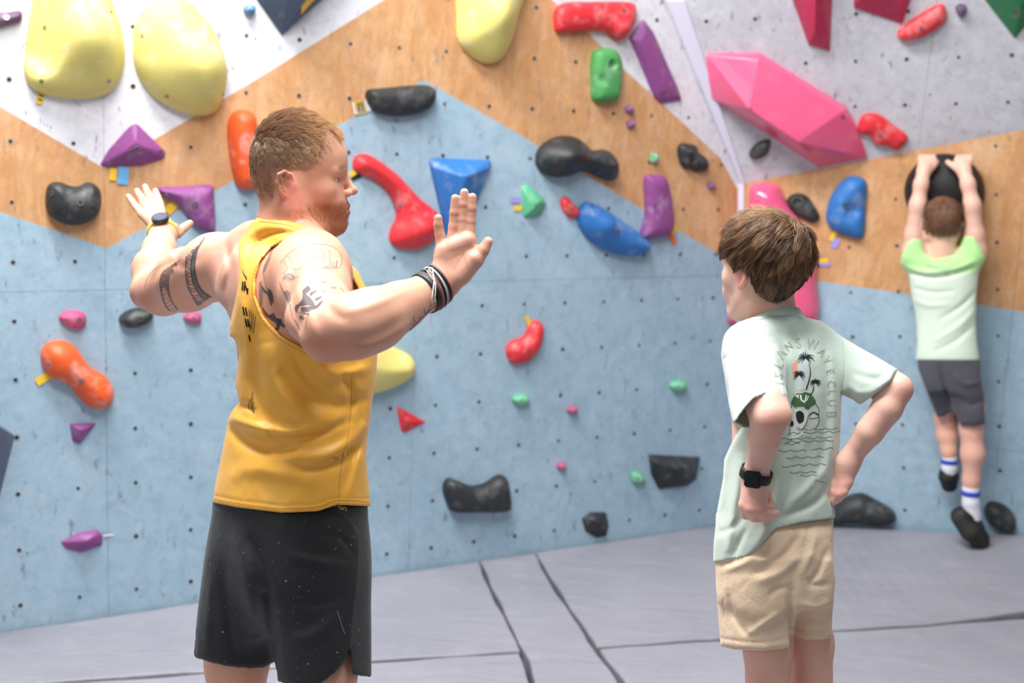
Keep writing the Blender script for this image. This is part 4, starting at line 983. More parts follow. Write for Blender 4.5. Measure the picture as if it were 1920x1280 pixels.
# legs
legL = P(444, 1240, DM+.075); legR = P(606, 1262, DM-.075); mfL = A3(legL[0], legL[1], 0); mfR = A3(legR[0], legR[1], 0)
for a, b in ((legL, P(515, 1030, DM+.05)), (legR, P(590, 1030, DM-.05))):
    SM.add(Cone(b, a, .072, .060), .03); k_ = A3(a[0], a[1], .50); an = A3(a[0], a[1], .09)-Fm*.03
    SM.add(Cone(a, k_, .060, .052), .02); SM.add(Cone(k_, A3(a[0], a[1], .33)-Fm*.02, .050, .055), .02); SM.add(Cone(A3(a[0], a[1], .33)-Fm*.02, an, .055, .034), .02)
# head
HM_ = HeadF(P(548, 349, DM), unit(A3(math.cos(.10), math.sin(.10), .08)), 0.0, 1.0, .86)
head_prims(SM, HM_, cr=(.012, 0, .058, .084, .072, .083), jaw=1.12, fore=True)
for c_ in pc([(545, 385, -.045, 16), (590, 432, -.03, 15), (605, 470, -.02, 14)], DM): SM.add(c_, .02)     # neck tendon
bb = lambda a, b, h: (np.minimum(a, b), np.maximum(a, b), h)
hbox = bb(HM_.o-A3(.135, .12, .145), HM_.o+A3(.15, .12, .16), .0021)
c_ = P(855, 450, HR); rbox = bb(c_-A3(.06, .06, .085), c_+A3(.08, .05, .10), .0015)
c_ = P(295, 405, DM+.62); lbox = bb(c_-A3(.085, .09, .045), c_+A3(.085, .12, .085), .0017)
V, Q = multires(SM, [hbox, rbox, lbox], (-1.05, 1.85, .02), (.12, 3.35, 2.0), .0042)
X_, Y_, Z_ = proj(V); hl_ = HM_.loc(V); ax, ay, az = hl_.T; inh = (np.abs(hl_) < .2).all(1)
S0 = lin('E2AB90'); red = lin('CF7E62'); nm = frame_noise(V, 22)
def g2(cx, cy, rx, ry): return np.exp(-((X_-cx)/rx)**2-((Y_-cy)/ry)**2)
def seg(x0, y0, x1, y1, w):
    dx, dy = x1-x0, y1-y0; h = np.clip(((X_-x0)*dx+(Y_-y0)*dy)/(dx*dx+dy*dy), 0, 1); return np.exp(-(np.hypot(X_-x0-h*dx, Y_-y0-h*dy)/w)**2)
near = Z_ < DM+.1
beard = sm(-.030, -.048, az)*sm(-.012, .012, ax-.25*(az+.06))*inh*(np.abs(ay) < .075)
beard = np.maximum(beard*.85*(1-sm(-.085, -.10, az)*(ax < .03)), .25*inh*sm(.02, .0, az)*sm(-.035, -.02, -az)*0)
scalp = inh*sm(.004, .03, az+.32*(-ax)+.012*np.sin(ax*60))*sm(.0, .02, az+.02+(-ax)*.9+.02)*(ax < .075)
hairm = inh*np.clip(sm(-.012, .03, az-.75*np.maximum(ax+.0, -.03)+.004), 0, 1)*sm(.100, .086, ax+.0*(az))
hairm = hairm*np.where(az < .03, sm(.012, -.010, ax), 1)
lips = inh*np.exp(-((az+.0568)/.0085)**2)*sm(.084, .090, ax)*(np.abs(ay) < .022)
ear = inh*sm(.0745, .080, np.abs(ay))*(np.abs(ax+.004) < .03)*(np.abs(az) < .04)
eyeb = inh*(np.linalg.norm(np.abs(hl_)-A3(.0765, .031, .0095), axis=1) < .0130)*(ax > .082)*(np.abs(az-.0095) < .0062)
iris = inh*(np.hypot(np.abs(ay)-.031, az-.0095) < .0052)*(ax > .083)
brow = inh*np.exp(-((az-.034+.12*(np.abs(ay)-.03))/.0045)**2)*sm(.010, .018, np.abs(ay))*sm(.052, .044, np.abs(ay))*(ax > .07)
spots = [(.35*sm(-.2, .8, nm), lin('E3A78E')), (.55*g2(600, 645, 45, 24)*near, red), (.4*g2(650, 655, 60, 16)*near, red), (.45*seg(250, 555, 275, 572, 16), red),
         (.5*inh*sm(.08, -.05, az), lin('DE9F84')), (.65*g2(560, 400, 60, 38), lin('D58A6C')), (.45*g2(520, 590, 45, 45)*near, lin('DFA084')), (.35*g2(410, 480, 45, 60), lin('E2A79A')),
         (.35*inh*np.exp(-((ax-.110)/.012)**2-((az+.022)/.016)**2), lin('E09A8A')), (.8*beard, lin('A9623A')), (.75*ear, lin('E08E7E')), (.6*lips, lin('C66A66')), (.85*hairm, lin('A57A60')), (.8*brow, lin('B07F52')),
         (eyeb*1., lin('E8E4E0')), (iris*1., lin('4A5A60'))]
crs = [(842, 470, 870, 462, 2), (836, 488, 862, 476, 2), (868, 475, 878, 505, 2), (843, 432, 857, 431, 1.3), (845, 403, 859, 402, 1.3), (861, 414, 875, 413, 1.3), (862, 388, 877, 387, 1.3), (876, 418, 890, 417, 1.3), (878, 395, 892, 394, 1.3),
       (816, 436, 832, 434, 1.3), (896, 470, 908, 478, 1.4), (858, 450, 862, 440, 1.5), (838, 458, 842, 446, 1.5), (850, 505, 872, 470, 2)]
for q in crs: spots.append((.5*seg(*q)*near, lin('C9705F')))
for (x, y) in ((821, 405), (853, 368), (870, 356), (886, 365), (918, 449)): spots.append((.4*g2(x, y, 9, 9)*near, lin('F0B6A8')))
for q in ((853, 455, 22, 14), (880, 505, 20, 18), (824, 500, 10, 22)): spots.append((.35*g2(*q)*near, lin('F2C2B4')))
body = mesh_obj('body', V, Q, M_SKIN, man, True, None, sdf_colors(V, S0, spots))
# hair, beard
def dens(l):
    x, y, z = l.T; m = sm(-.012, .022, z-.75*np.maximum(x, -.03)+.004)*sm(.100, .088, x); m = m*np.where(z < .03, sm(.012, -.008, x), 1); m = m*(1-((np.abs(y) > .064)*(np.abs(x+.004) < .030)*(z < .038)))
    rec = ((np.abs(y) > .028) & (x > .062) & (z < .112) & (z > .02)); return np.where(rec, m*.12, m)*(.22+.78*sm(.015, .075, z))
def leng(l): x, y, z = l.T; return .0026+.0125*sm(.015, .125, z)+.006*sm(.07, .13, z)+.003*sm(.04, .09, x)*sm(.07, .1, z)
def flow(l):
    x, y, z = l.T; top = sm(.045, .130, z); d = np.stack([1.0*top+.35*sm(-.06, .05, x)-.15*sm(-.02, -.08, x)*(1-top), -.3*top+.1*y/.07*(1-top), -(1-top)*.9+.0*x], 1); return d
def colm(l, r): 
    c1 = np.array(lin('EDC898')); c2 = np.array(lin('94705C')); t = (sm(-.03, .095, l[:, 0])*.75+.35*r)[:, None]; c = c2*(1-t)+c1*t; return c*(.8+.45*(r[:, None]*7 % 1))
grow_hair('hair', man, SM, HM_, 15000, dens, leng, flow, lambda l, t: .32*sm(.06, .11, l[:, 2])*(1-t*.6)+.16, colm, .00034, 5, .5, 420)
def densb(l): x, y, z = l.T; return sm(-.026, -.055, z)*sm(-.02, .01, x)*(1-((np.abs(z+.057) < .012) & (x > .084) & (np.abs(y) < .024)))*.9
def flowb(l): return np.tile([.35, 0, -1.0], (len(l), 1))
grow_hair('beard', man, SM, HM_, 4200, densb, lambda l: .0032+0*l[:, 0], flowb, lambda l, t: .3+0*l[:, 0], lambda l, r: np.array(lin('A8663A'))*(.8+.5*r[:, None]), .00018, 3, .0, 100, seed=5, cen=(.03, 0, -.03))
grow_hair('eyebrows', man, SM, HM_, 500, lambda l: np.exp(-((l[:, 2]-.034)/.0045)**2)*(l[:, 0] > .07)*(np.abs(l[:, 1]) > .012)*(np.abs(l[:, 1]) < .05), lambda l: .007+0*l[:, 0], lambda l: np.stack([-.4+0*l[:, 0], np.sign(l[:, 1]), .25+0*l[:, 0]], 1), lambda l, t: .15+0*l[:, 0],
          lambda l, r: np.array(lin('B5824F'))*(.7+.5*r[:, None]), .00026, 3, .0, 100, seed=6, cen=(.03, 0, 0))
# tank top
outl = [(497, 401), (478, 410), (458, 424), (448, 440), (446, 480), (445, 530), (440, 567), (430, 612), (431, 630), (440, 636), (448, 665), (444, 700), (441, 722), (446, 742), (449, 754), (436, 768), (426, 790), (414, 852), (399, 920), (394, 960), (396, 1010), (700, 1010), (698, 948), (694, 920),
        (687, 852), (693, 796), (699, 757), (707, 700), (711, 660), (708, 620), (702, 585), (696, 555), (671, 512), (645, 482), (622, 456), (605, 440), (585, 425), (560, 412), (520, 402)]
FO = Field(360, 360, 760, 1040).poly(outl)
hole = [(600, 436), (588, 440), (544, 447), (509, 464), (488, 489), (479, 520), (479, 555), (495, 594), (527, 629), (575, 656), (640, 676), (703, 655), (691, 600), (680, 558), (664, 528), (645, 496), (626, 466)]
FH = Field(440, 400, 740, 700).poly(hole)
neck = [(497, 398), (485, 409), (500, 412), (535, 413), (562, 420), (582, 431), (601, 446), (640, 440), (640, 360), (497, 360)]
FN = Field(460, 350, 660, 460).poly(neck)
hem = [(380, 900), (380, 938), (395, 941), (444, 951), (529, 961), (596, 958), (632, 945), (697, 949), (720, 950), (720, 1100), (380, 1100)]
hemp = [(360, 938), (395, 941), (444, 951), (529, 961), (596, 958), (632, 946), (697, 949), (740, 950), (740, 1060), (360, 1060)]
FE = Field(360, 900, 760, 1060).poly(hemp)
FF = Field(360, 380, 760, 1020, 2)
for pts, w, a in [([(470, 600), (478, 700), (490, 760), (520, 800)], 13, -.010), ([(500, 640), (520, 720), (560, 770), (640, 800)], 20, .010), ([(520, 690), (570, 740), (640, 760), (690, 740)], 14, -.007),
                  ([(430, 800), (470, 835), (520, 845), (560, 835)], 11, -.011), ([(425, 780), (480, 800), (540, 812), (600, 800)], 10, .010), ([(505, 800), (512, 815), (540, 822), (590, 815), (650, 790)], 8, -.009),
                  ([(520, 850), (590, 858), (650, 835), (690, 790)], 13, .009), ([(560, 880), (620, 870), (670, 840), (695, 800)], 11, -.006), ([(640, 930), (655, 880), (670, 820), (680, 740)], 9, -.004), ([(655, 930), (668, 880), (682, 820)], 9, .003),
                  ([(640, 700), (660, 740), (655, 800)], 8, -.006), ([(600, 690), (640, 700), (690, 690)], 10, .006), ([(455, 560), (465, 640), (470, 700)], 8, .006), ([(450, 470), (470, 440), (500, 425), (560, 432)], 8, .004), ([(462, 480), (480, 455), (520, 436), (575, 440)], 5, -.004),
                  ([(440, 770), (460, 760), (480, 775)], 7, -.008), ([(430, 900), (470, 880), (540, 890), (600, 905)], 16, .005), ([(560, 600), (600, 680), (640, 720)], 14, .006), ([(545, 660), (580, 715), (620, 745)], 9, -.005)]:
    FF.stroke(pts, w, a)
shirt_loft = Loft([zrow(548, 1000, 0, .180, .140), zrow(547, 930, 0, .176, .138), zrow(552, 850, 0, .165, .130), zrow(560, 780, 0, .160, .128), zrow(566, 700, 0, .165, .130),
                   zrow(562, 620, 0, .172, .130), zrow(552, 540, 0, .168, .124), zrow(544, 480, 0, .142, .104), zrow(540, 452, 0, .10, .08)], Rm, Fm, 2.3, .03)
BT = SDF()
for pr, k, m in SM.ops[:12]: BT.add(pr, k, m)
ARM = SDF()
ctr = P(555, 600, DM)
def tank(p, c=None, R=None):
    f = shirt_loft(p); b = BT(p, c, R)-.007; f = smin(f, b, .02)
    x, y, z = proj(p); s_ = z/FPX
    f = f-FF(x, y)*1.0-.0006*frame_noise(p, 60, 3)
    f = smax(f, FO(x, y)*s_, .012); f0 = f
    lat = (p-ctr)@Rm; fr = (p-ctr)@Fm
    f = smax(f, np.where(lat > -.02, -FH(x, y)*s_, -1), .004)
    left = np.where(lat < -.02, np.maximum((-.118-lat)*1.0, -1), -1); f = np.maximum(f, np.where(y < 600, left, -1))
    f = np.maximum(f, -FN(x, y)*s_); f = np.maximum(f, FE(x, y)*-s_)
    f = np.maximum(f, -(SM(p, c, R)+.004))if False else f
    hemb = np.exp(-((FE(x, y)-13)/2.0)**2)*.0012; f = f+hemb
    inner = np.minimum(shirt_loft(p), b)+.0035; f = np.maximum(f, -(inner)-.0*z) if False else f
    reg = (np.minimum(-FE(x, y), -FH(x, y)*1.0)-34)*s_; reg = np.where(lat > -.10, (np.minimum(np.abs(FE(x, y)), np.abs(FH(x, y)))-34)*s_, np.minimum((np.abs(FE(x, y))-34)*s_, .0))
    return np.maximum(f, -np.maximum(f0+.0065, reg))
V, Q = surfnet(tank, (-.62, 2.1, .70), (-.18, 2.8, 1.78), .0031, lip=1.6, slack=.02)
M_TANK = cloth_mat('yellow_sports_fabric', 'FBB944', .45, .1, .08, 16, .5)
tank_o = mesh_obj('tank_top', V, Q, M_TANK, man)
# black sports shorts
sh = SDF()
sh.add(Loft([zrow(552, 1170, 0, .10, .075), zrow(551, 1100, 0, .152, .120), zrow(549, 1040, 0, .170, .136), zrow(546, 960, 0, .168, .132), zrow(547, 900, 0, .166, .130)], Rm, Fm, 2.3, .02), 0)
def zr2(px, py, d, w, dp): q = P(px, py, d); return (q[2], q[0], q[1], w, dp)
sh.add(Loft([zr2(438, 1275, DM+.060, .083, .083), zr2(446, 1200, DM+.055, .086, .088), zr2(462, 1120, DM+.045, .094, .095), zr2(480, 1040, DM+.05, .085, .1), zr2(500, 960, DM+.03, .07, .08)], Rm, Fm, 2.2, .0), .05)
sh.add(Loft([zr2(609, 1300, DM-.075, .090, .086), zr2(606, 1220, DM-.07, .092, .09), zr2(598, 1130, DM-.06, .094, .098), zr2(588, 1040, DM-.05, .09, .1), zr2(575, 960, DM-.03, .07, .08)], Rm, Fm, 2.2, .0), .03)
outs = [(400, 905), (396, 930), (390, 985), (384, 1030), (377, 1085), (370, 1145), (363, 1226), (366, 1233), (394, 1243), (433, 1251), (470, 1254), (497, 1252), (515, 1242), (517, 1255), (520, 1278), (560, 1288), (602, 1282), (630, 1262), (645, 1240), (652, 1222), (657, 1215), (659, 1262), (664, 1267), (697, 1270), (699, 1262), (698, 1100), (696, 930), (690, 905)]
FS = Field(340, 900, 730, 1300).poly(outs); FSF = Field(340, 900, 730, 1300)
for pts, w, a in [([(500, 1080), (508, 1150), (516, 1240)], 9, -.008), ([(470, 1000), (490, 1060), (497, 1110)], 12, -.008), ([(440, 1000), (460, 1070), (470, 1160), (480, 1240)], 12, .006), ([(420, 1060), (425, 1140), (440, 1230)], 9, -.005), ([(540, 1040), (600, 1055), (650, 1060)], 10, .005),
                  ([(530, 1120), (600, 1130), (650, 1110)], 10, -.004), ([(540, 1200), (590, 1190), (640, 1150)], 12, .006), ([(395, 1080), (390, 1160), (388, 1230)], 8, .004), ([(600, 1000), (640, 1010), (662, 1040)], 6, -.003)]: FSF.stroke(pts, w, a)
def shorts_f(p, c=None, R=None):
    x, y, z = proj(p); s_ = z/FPX; f0 = sh(p, c, R)-FSF(x, y); f = smax(f0, FS(x, y)*s_, .01); return np.maximum(f, -np.maximum(f0+.007, p[:, 2]-P(500, 1190, DM)[2]))
V, Q = surfnet(shorts_f, (-.66, 2.1, .60), (-.2, 2.85, 1.2), .0036, lip=1.6, slack=.02)
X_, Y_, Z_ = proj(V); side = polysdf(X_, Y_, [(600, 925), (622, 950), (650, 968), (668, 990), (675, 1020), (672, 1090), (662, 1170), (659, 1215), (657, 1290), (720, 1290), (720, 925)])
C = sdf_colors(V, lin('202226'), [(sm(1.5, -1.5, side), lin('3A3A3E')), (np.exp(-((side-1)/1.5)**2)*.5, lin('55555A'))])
M_SHORT = cloth_mat('black_shorts_fabric', '202226', .6, .1, .22, 20, .45, attr=True, specks='B9B9BC')
shorts_o = mesh_obj('shorts', V, Q, M_SHORT, man, True, None, C)
# shoes
for a in (mfL, mfR):
    s_ = SDF()
    for q in foot_prims(A3(a[0], a[1], .09)-Fm*.03, Fm, 1.05): s_.add(q, .02)
    s_.post(lambda f, p: np.maximum(f, .004-p[:, 2])); c_ = A3(a[0], a[1], .07)+Fm*.04
    V, Q = surfnet(s_, c_-A3(.2, .2, .075), c_+A3(.2, .2, .1), .006); mesh_obj('shoe', V, Q, HM['black'], man)
# watch on the far wrist
wc = P(306, 437, DM+.565); wax = P(300, 425, DM+.60)-P(305, 450, DM+.54)
M_WSTRAP = plain('yellow_watch_strap', 'E8D040', .5); M_WCASE = plain('black_watch_case', '17181B', .3); M_GLASS = plain('watch_glass', '2A3350', .1, .8, coat=.5)
wr, dirs, r0 = band('watch_strap', man, SM, wc, wax, .017, .0028, M_WSTRAP)
cd = unit(CAM-wc); nrm = unit(cd-(cd@unit(wax))*unit(wax)); nrm = unit(nrm+unit(wax)*-.12); fw_ = fnear(SM, wc, .08); t_ = .0
while fw_((wc+nrm*t_)[None])[0] < .003: t_ += .001
def disc(name, c, n, r, h, mat, parent, seg=32, bev=.001, mi=None):
    bm = bmesh.new(); bmesh.ops.create_cone(bm, cap_ends=True, segments=seg, radius1=r, radius2=r, depth=h); bmesh.ops.bevel(bm, geom=[e for e in bm.edges if len(e.link_faces) == 2 and e.calc_face_angle(0) > .8], offset=bev, segments=2, affect='EDGES')
    bm.transform(Matrix.LocRotScale(Vector(c), Vector(n).to_track_quat('Z', 'Y'), None)); return bm_obj(name, bm, mat, parent, False)
wf = disc('watch_case', wc+nrm*(t_+.004), nrm, .0205, .010, M_WCASE, man, bev=.002); disc('watch_dial', wc+nrm*(t_+.0094), nrm, .0165, .0012, M_GLASS, wf, bev=.0003)
# bracelets on the near wrist
bax = P(826, 534, HR)-P(756, 571, DM-.305)
M_BB = plain('black_silicone', '1C1C1E', .5); M_WS = plain('white_string', 'E9E6E0', .8); M_BR = plain('woven_red_white', 'B06A66', .8); M_GB = plain('grey_woven_cord', '6E6A68', .8)
bands = [(797, 551, .012, .003, M_BB), (805, 546.5, .003, .0034, M_GB), (809, 544.5, .004, .0042, M_BR), (813, 542, .005, .0044, M_BB), (817, 540, .0025, .005, M_WS), (820, 538.5, .005, .0042, M_GB), (825, 536, .005, .0036, M_BB), (829, 534, .003, .0034, M_BR)]
for i, (x, y, w_, l_, m_) in enumerate(bands):
    b_, _, _ = band('bracelet', man, SM, P(x, y, HR-.006), unit(bax)+A3(.06*(i % 3-1), 0, .08*(i % 2)), w_, l_, m_, rmax=.07)
    if i == 0: first_b = b_
for q in ([(812, 505), (812, 530), (806, 560), (807, 566)], [(806, 508), (814, 530), (812, 560), (813, 564)], [(802, 511), (808, 522), (816, 534)]):
    W_ = [P(x, y, HR-.046) for x, y in spl(q, 10)]; Vt = []; Ft = []
    for i, w3 in enumerate(W_):
        loc, nor = ray_obj(body, *[float(v) for v in proj(w3)[:2]]); w3 = loc+nor*.0045 if loc is not None else w3
        for k in range(5): a = 2*math.pi*k/5; Vt.append(w3+A3(math.cos(a), 0, math.sin(a))*.0011)
        if i:
            for k in range(5): Ft.append([(i-1)*5+k, (i-1)*5+(k+1) % 5, i*5+(k+1) % 5, i*5+k])
    mesh_obj('knotted_string', Vt, Ft, M_WS, man)
# ------------------------------------------------ the standing boy
DB = 2.58; Fb = unit(A3(-.35, .93, 0)); Rb = unit(A3(.93, .35, 0))
boy = tag(empty('person', P(1458, 900, DB)*A3(1, 1, 0)), 'brown-haired boy seen from behind in a printed sage tee and beige shorts, hands on hips', 'person')
def zb_(px, py, dd, w, dp): q = P(px, py, DB+dd); return (q[2], q[0], q[1], w, dp)
SB = SDF()
SB.add(Loft([zb_(1452, 1120, 0, .12, .095), zb_(1455, 1040, 0, .125, .095), zb_(1458, 960, 0, .11, .085), zb_(1462, 860, 0, .108, .08), zb_(1464, 740, 0, .110, .078), zb_(1462, 660, 0, .108, .07), zb_(1458, 620, 0, .07, .06)], Rb, Fb, 2.3, .03), 0)
for c_ in pc([(1440, 530, .01, 40), (1446, 575, 0, 38), (1456, 625, .01, 36)], DB): SB.add(c_, .03)
FTB = Field(1300, 500, 1640, 1240).poly([(1365, 640), (1372, 700), (1372, 860), (1362, 960), (1355, 1060), (1360, 1240), (1555, 1240), (1555, 1000), (1562, 850), (1568, 700), (1565, 650), (1530, 620), (1510, 604), (1510, 400), (1385, 400), (1385, 612)])
SB.post(lambda f, p: smax(f, FTB(*proj(p)[:2])*.001, .01))
for c_ in pc([(1450, 640, 0, 28), (1402, 652, -.05, 30), (1416, 700, -.11, 33), (1436, 755, -.20, 33), (1442, 782, -.22, 34)], DB): SB.add(c_, .03)
for c_ in pc([(1442, 782, -.22, 34), (1432, 825, -.195, 30), (1422, 868, -.165, 22), (1415, 893, -.15, 21)], DB): SB.add(c_, .006)
SB.add(Cone(P(1463, 774, DB-.225), P(1466, 778, DB-.225), .016, .016), .02)
for c_ in pc([(1465, 640, 0, 26), (1550, 660, .05, 26), (1610, 694, .0, 28), (1662, 724, -.07, 28), (1684, 730, -.09, 27)], DB): SB.add(c_, .03)
for c_ in pc([(1684, 729, -.09, 26), (1663, 765, -.09, 28.5), (1630, 810, -.08, 25.5), (1601, 850, -.06, 19), (1588, 870, -.055, 17.5)], DB): SB.add(c_, .006)
# left hand, loosely closed on the hip
pm = pc([(1415, 895, -.15, 20), (1398, 945, -.155, 12)], DB)+pc([(1416, 895, -.15, 20), (1409, 952, -.165, 12)], DB)+pc([(1417, 895, -.15, 19), (1420, 953, -.165, 11.5)], DB)+pc([(1418, 895, -.15, 18), (1428, 945, -.155, 10)], DB)
SB.add(Grp(pm, .015), .015)
for fg in ([(1397, 946, -.155, 11), (1399, 964, -.145, 9.5), (1418, 970, -.13, 8.5), (1432, 968, -.115, 7.5)], [(1408, 954, -.165, 11), (1414, 969, -.155, 9.5), (1434, 971, -.14, 8.5), (1446, 968, -.13, 7.5)],
           [(1419, 954, -.165, 10.5), (1430, 963, -.16, 9.2), (1446, 964, -.15, 8.0), (1456, 962, -.14, 7.0)], [(1427, 946, -.155, 9.5), (1436, 952, -.13, 8.5), (1444, 950, -.11, 7.5), (1446, 948, -.10, 6.5)],
           [(1424, 905, -.15, 11), (1436, 922, -.13, 9.5), (1440, 938, -.11, 8.5), (1440, 948, -.10, 7)]): SB.add(Grp(pc(fg, DB), .003), .006)
# right hand, knuckles on the hip
pm = pc([(1588, 870, -.055, 18), (1572, 906, -.05, 11)], DB)+pc([(1588, 870, -.055, 18), (1580, 908, -.06, 11)], DB)+pc([(1588, 870, -.055, 17), (1588, 903, -.065, 10)], DB)+pc([(1586, 870, -.055, 17), (1568, 892, -.04, 10)], DB)
SB.add(Grp(pm, .014), .014)
for fg in ([(1588, 903, -.065, 9.5), (1582, 922, -.07, 8), (1572, 934, -.06, 7), (1562, 938, -.045, 6)], [(1581, 908, -.065, 10), (1574, 926, -.068, 8.5), (1563, 938, -.058, 7.5), (1553, 944, -.04, 6.5)],
           [(1573, 906, -.055, 10), (1564, 922, -.058, 8.5), (1553, 932, -.05, 7.5), (1545, 938, -.04, 6.5)], [(1568, 892, -.045, 9.5), (1560, 908, -.05, 8), (1550, 918, -.045, 7), (1543, 924, -.04, 6)],
           [(1574, 880, -.045, 11), (1560, 890, -.01, 9), (1550, 900, .02, 8), (1545, 905, .03, 7)]): SB.add(Grp(pc(fg, DB), .003), .006)
kb = []
for (x, y, dd, x1, y1) in ((1440, 1215, -.03, 1452, 1300), (1518, 1205, .04, 1540, 1300)):
    a = P(x, y, DB+dd); h_ = P(1456+(x-1456)*.6, 1060, DB+dd*.6); k_ = P(x1, y1, DB+dd); k_[2] = .44; an = k_*1; an[2] = .075; kb.append(an)
    SB.add(Cone(h_, a, .060, .046), .03); SB.add(Cone(a, k_, .046, .042), .02); SB.add(Cone(k_, A3(k_[0], k_[1]-.012, .30), .040, .046), .02); SB.add(Cone(A3(k_[0], k_[1]-.012, .30), an, .046, .028), .02)
HB = HeadF(P(1437, 513, DB-.01), unit(A3(-.60, .80, -.03)), 0.0, .925)
head_prims(SB, HB, cr=(.006, 0, .052, .088, .074, .080), jaw=.88, nose=.96)
hb1 = bb(HB.o-A3(.13, .13, .135), HB.o+A3(.13, .13, .15), .0024); c_ = P(1420, 935, DB-.14); hb2 = bb(c_-A3(.055, .07, .06), c_+A3(.06, .09, .05), .0016); c_ = P(1570, 908, DB-.05); hb3 = bb(c_-A3(.05, .07, .06), c_+A3(.045, .12, .045), .0016)
V, Q = multires(SB, [hb1, hb2, hb3], (.30, 2.15, .02), (1.05, 2.95, 1.72), .0042)
X_, Y_, Z_ = proj(V); hl_ = HB.loc(V); ax, ay, az = hl_.T; inh = (np.abs(hl_) < .2).all(1); nm = frame_noise(V, 26)
S1 = lin('EFC4B2')
spots = [(.3*sm(-.2, .8, nm), lin('EBB5A2')), (.55*g2(1455, 790, 26, 22), lin('DE8F80')), (.5*g2(1702, 735, 22, 22), lin('DE8F80')), (.5*g2(1420, 955, 40, 25), lin('DE9486')), (.5*g2(1570, 915, 30, 35), lin('DE9486')), (.4*seg(1690, 760, 1600, 870, 22), lin('E5A590')),
         (.4*seg(1455, 800, 1420, 880, 22), lin('E0A08C')), (.5*g2(1440, 585, 50, 30), lin('DC9480')), (.4*(Y_ > 1190), lin('DE9C86')), (.7*inh*sm(.070, .078, np.abs(ay))*(np.abs(ax+.004) < .03)*(np.abs(az) < .035), lin('EC9488')),
         (.95*inh*sm(.0, .02, az-.55*ax+.02*(np.abs(ay) > 2))*sm(.090, .082, ax), lin('4A3226'))]
bodyb = mesh_obj('body', V, Q, M_SKIN, boy, True, None, sdf_colors(V, S1, spots))
# hair: a thick cap of locks
hairpoly = [(1357, 480), (1355, 460), (1362, 437), (1379, 413), (1403, 402), (1431, 397), (1451, 398), (1472, 405), (1492, 412), (1515, 430), (1527, 453), (1529, 473), (1524, 497), (1518, 515), (1505, 535), (1485, 555), (1465, 568), (1448, 573), (1434, 566), (1419, 560), (1412, 550), (1407, 532), (1403, 511), (1393, 503), (1381, 504), (1374, 509), (1370, 497), (1366, 480)]
FHB = Field(1320, 370, 1560, 610, 1).poly([((x-1443)*.955+1443, (y-485)*.955+485) for x, y in hairpoly])
SC2 = SDF(); SC2.add(HB.E((.004, 0, .056), (.103, .090, .093)), 0); SC2.add(HB.E((-.030, 0, .012), (.070, .072, .075)), .02)
def cap(p, c=None, R=None):
    f = SC2(p, c, R); x, y, z = proj(p); f = f-.0022*np.abs(np.sin(x*.23+y*.12))
    q = HB.loc(p); f = smax(f, FHB(x, y)*z/FPX, .012); f = np.maximum(f, -(q[:, 2]-(.035*sm(.03, .075, q[:, 0])+.002-.06*sm(.02, -.02, q[:, 0]))) if False else f); return np.maximum(f, q[:, 0]-.098)
class CapS:
    def __call__(s, p, c=None, R=None): return cap(p, c, R)
CAPS = CapS(); V, Q = surfnet(cap, HB.o-A3(.15, .15, .12), HB.o+A3(.15, .15, .17), .0026, lip=1.5, slack=.01)
cap_o = mesh_obj('hair_base', V, Q, M_HAIR, boy, True, None, sdf_colors(V, lin('4E3628'), []))
def flow_b(l):
    w = l-A3(-.062, -.030, .120); r_ = np.linalg.norm(w, axis=1, keepdims=True)+1e-6; tw = np.cross(w/r_, A3(-.35, 0, .94)); d = w/r_+.35*tw*np.exp(-(r_/.05)**2); d[:, 2] -= .55*sm(.02, -.06, l[:, 0])+.25; d[:, 0] += .45*sm(.0, .06, l[:, 2]); return d
def dens_b(l):
    p = l@HB.R*HB.sc+HB.o; x, y, z = proj(p); return 1.0*(FHB(x, y) < 6)*(l[:, 2] > -.075)
def col_b(l, r): c1 = np.array(lin('C49A72')); c2 = np.array(lin('492E20')); t = (r*r*.9+.2*sm(.06, .14, l[:, 2]))[:, None]; return c2*(1-t)+c1*t
grow_hair('hair', boy, CAPS, HB, 17000, dens_b, lambda l: .022+.030*sm(-.01, .09, l[:, 2]), flow_b, lambda l, t: .26*(1-t)*sm(-.02, .08, l[:, 2])+.05, col_b, .00040, 8, .78, 520, seed=3, cen=(-.0, 0, .045))
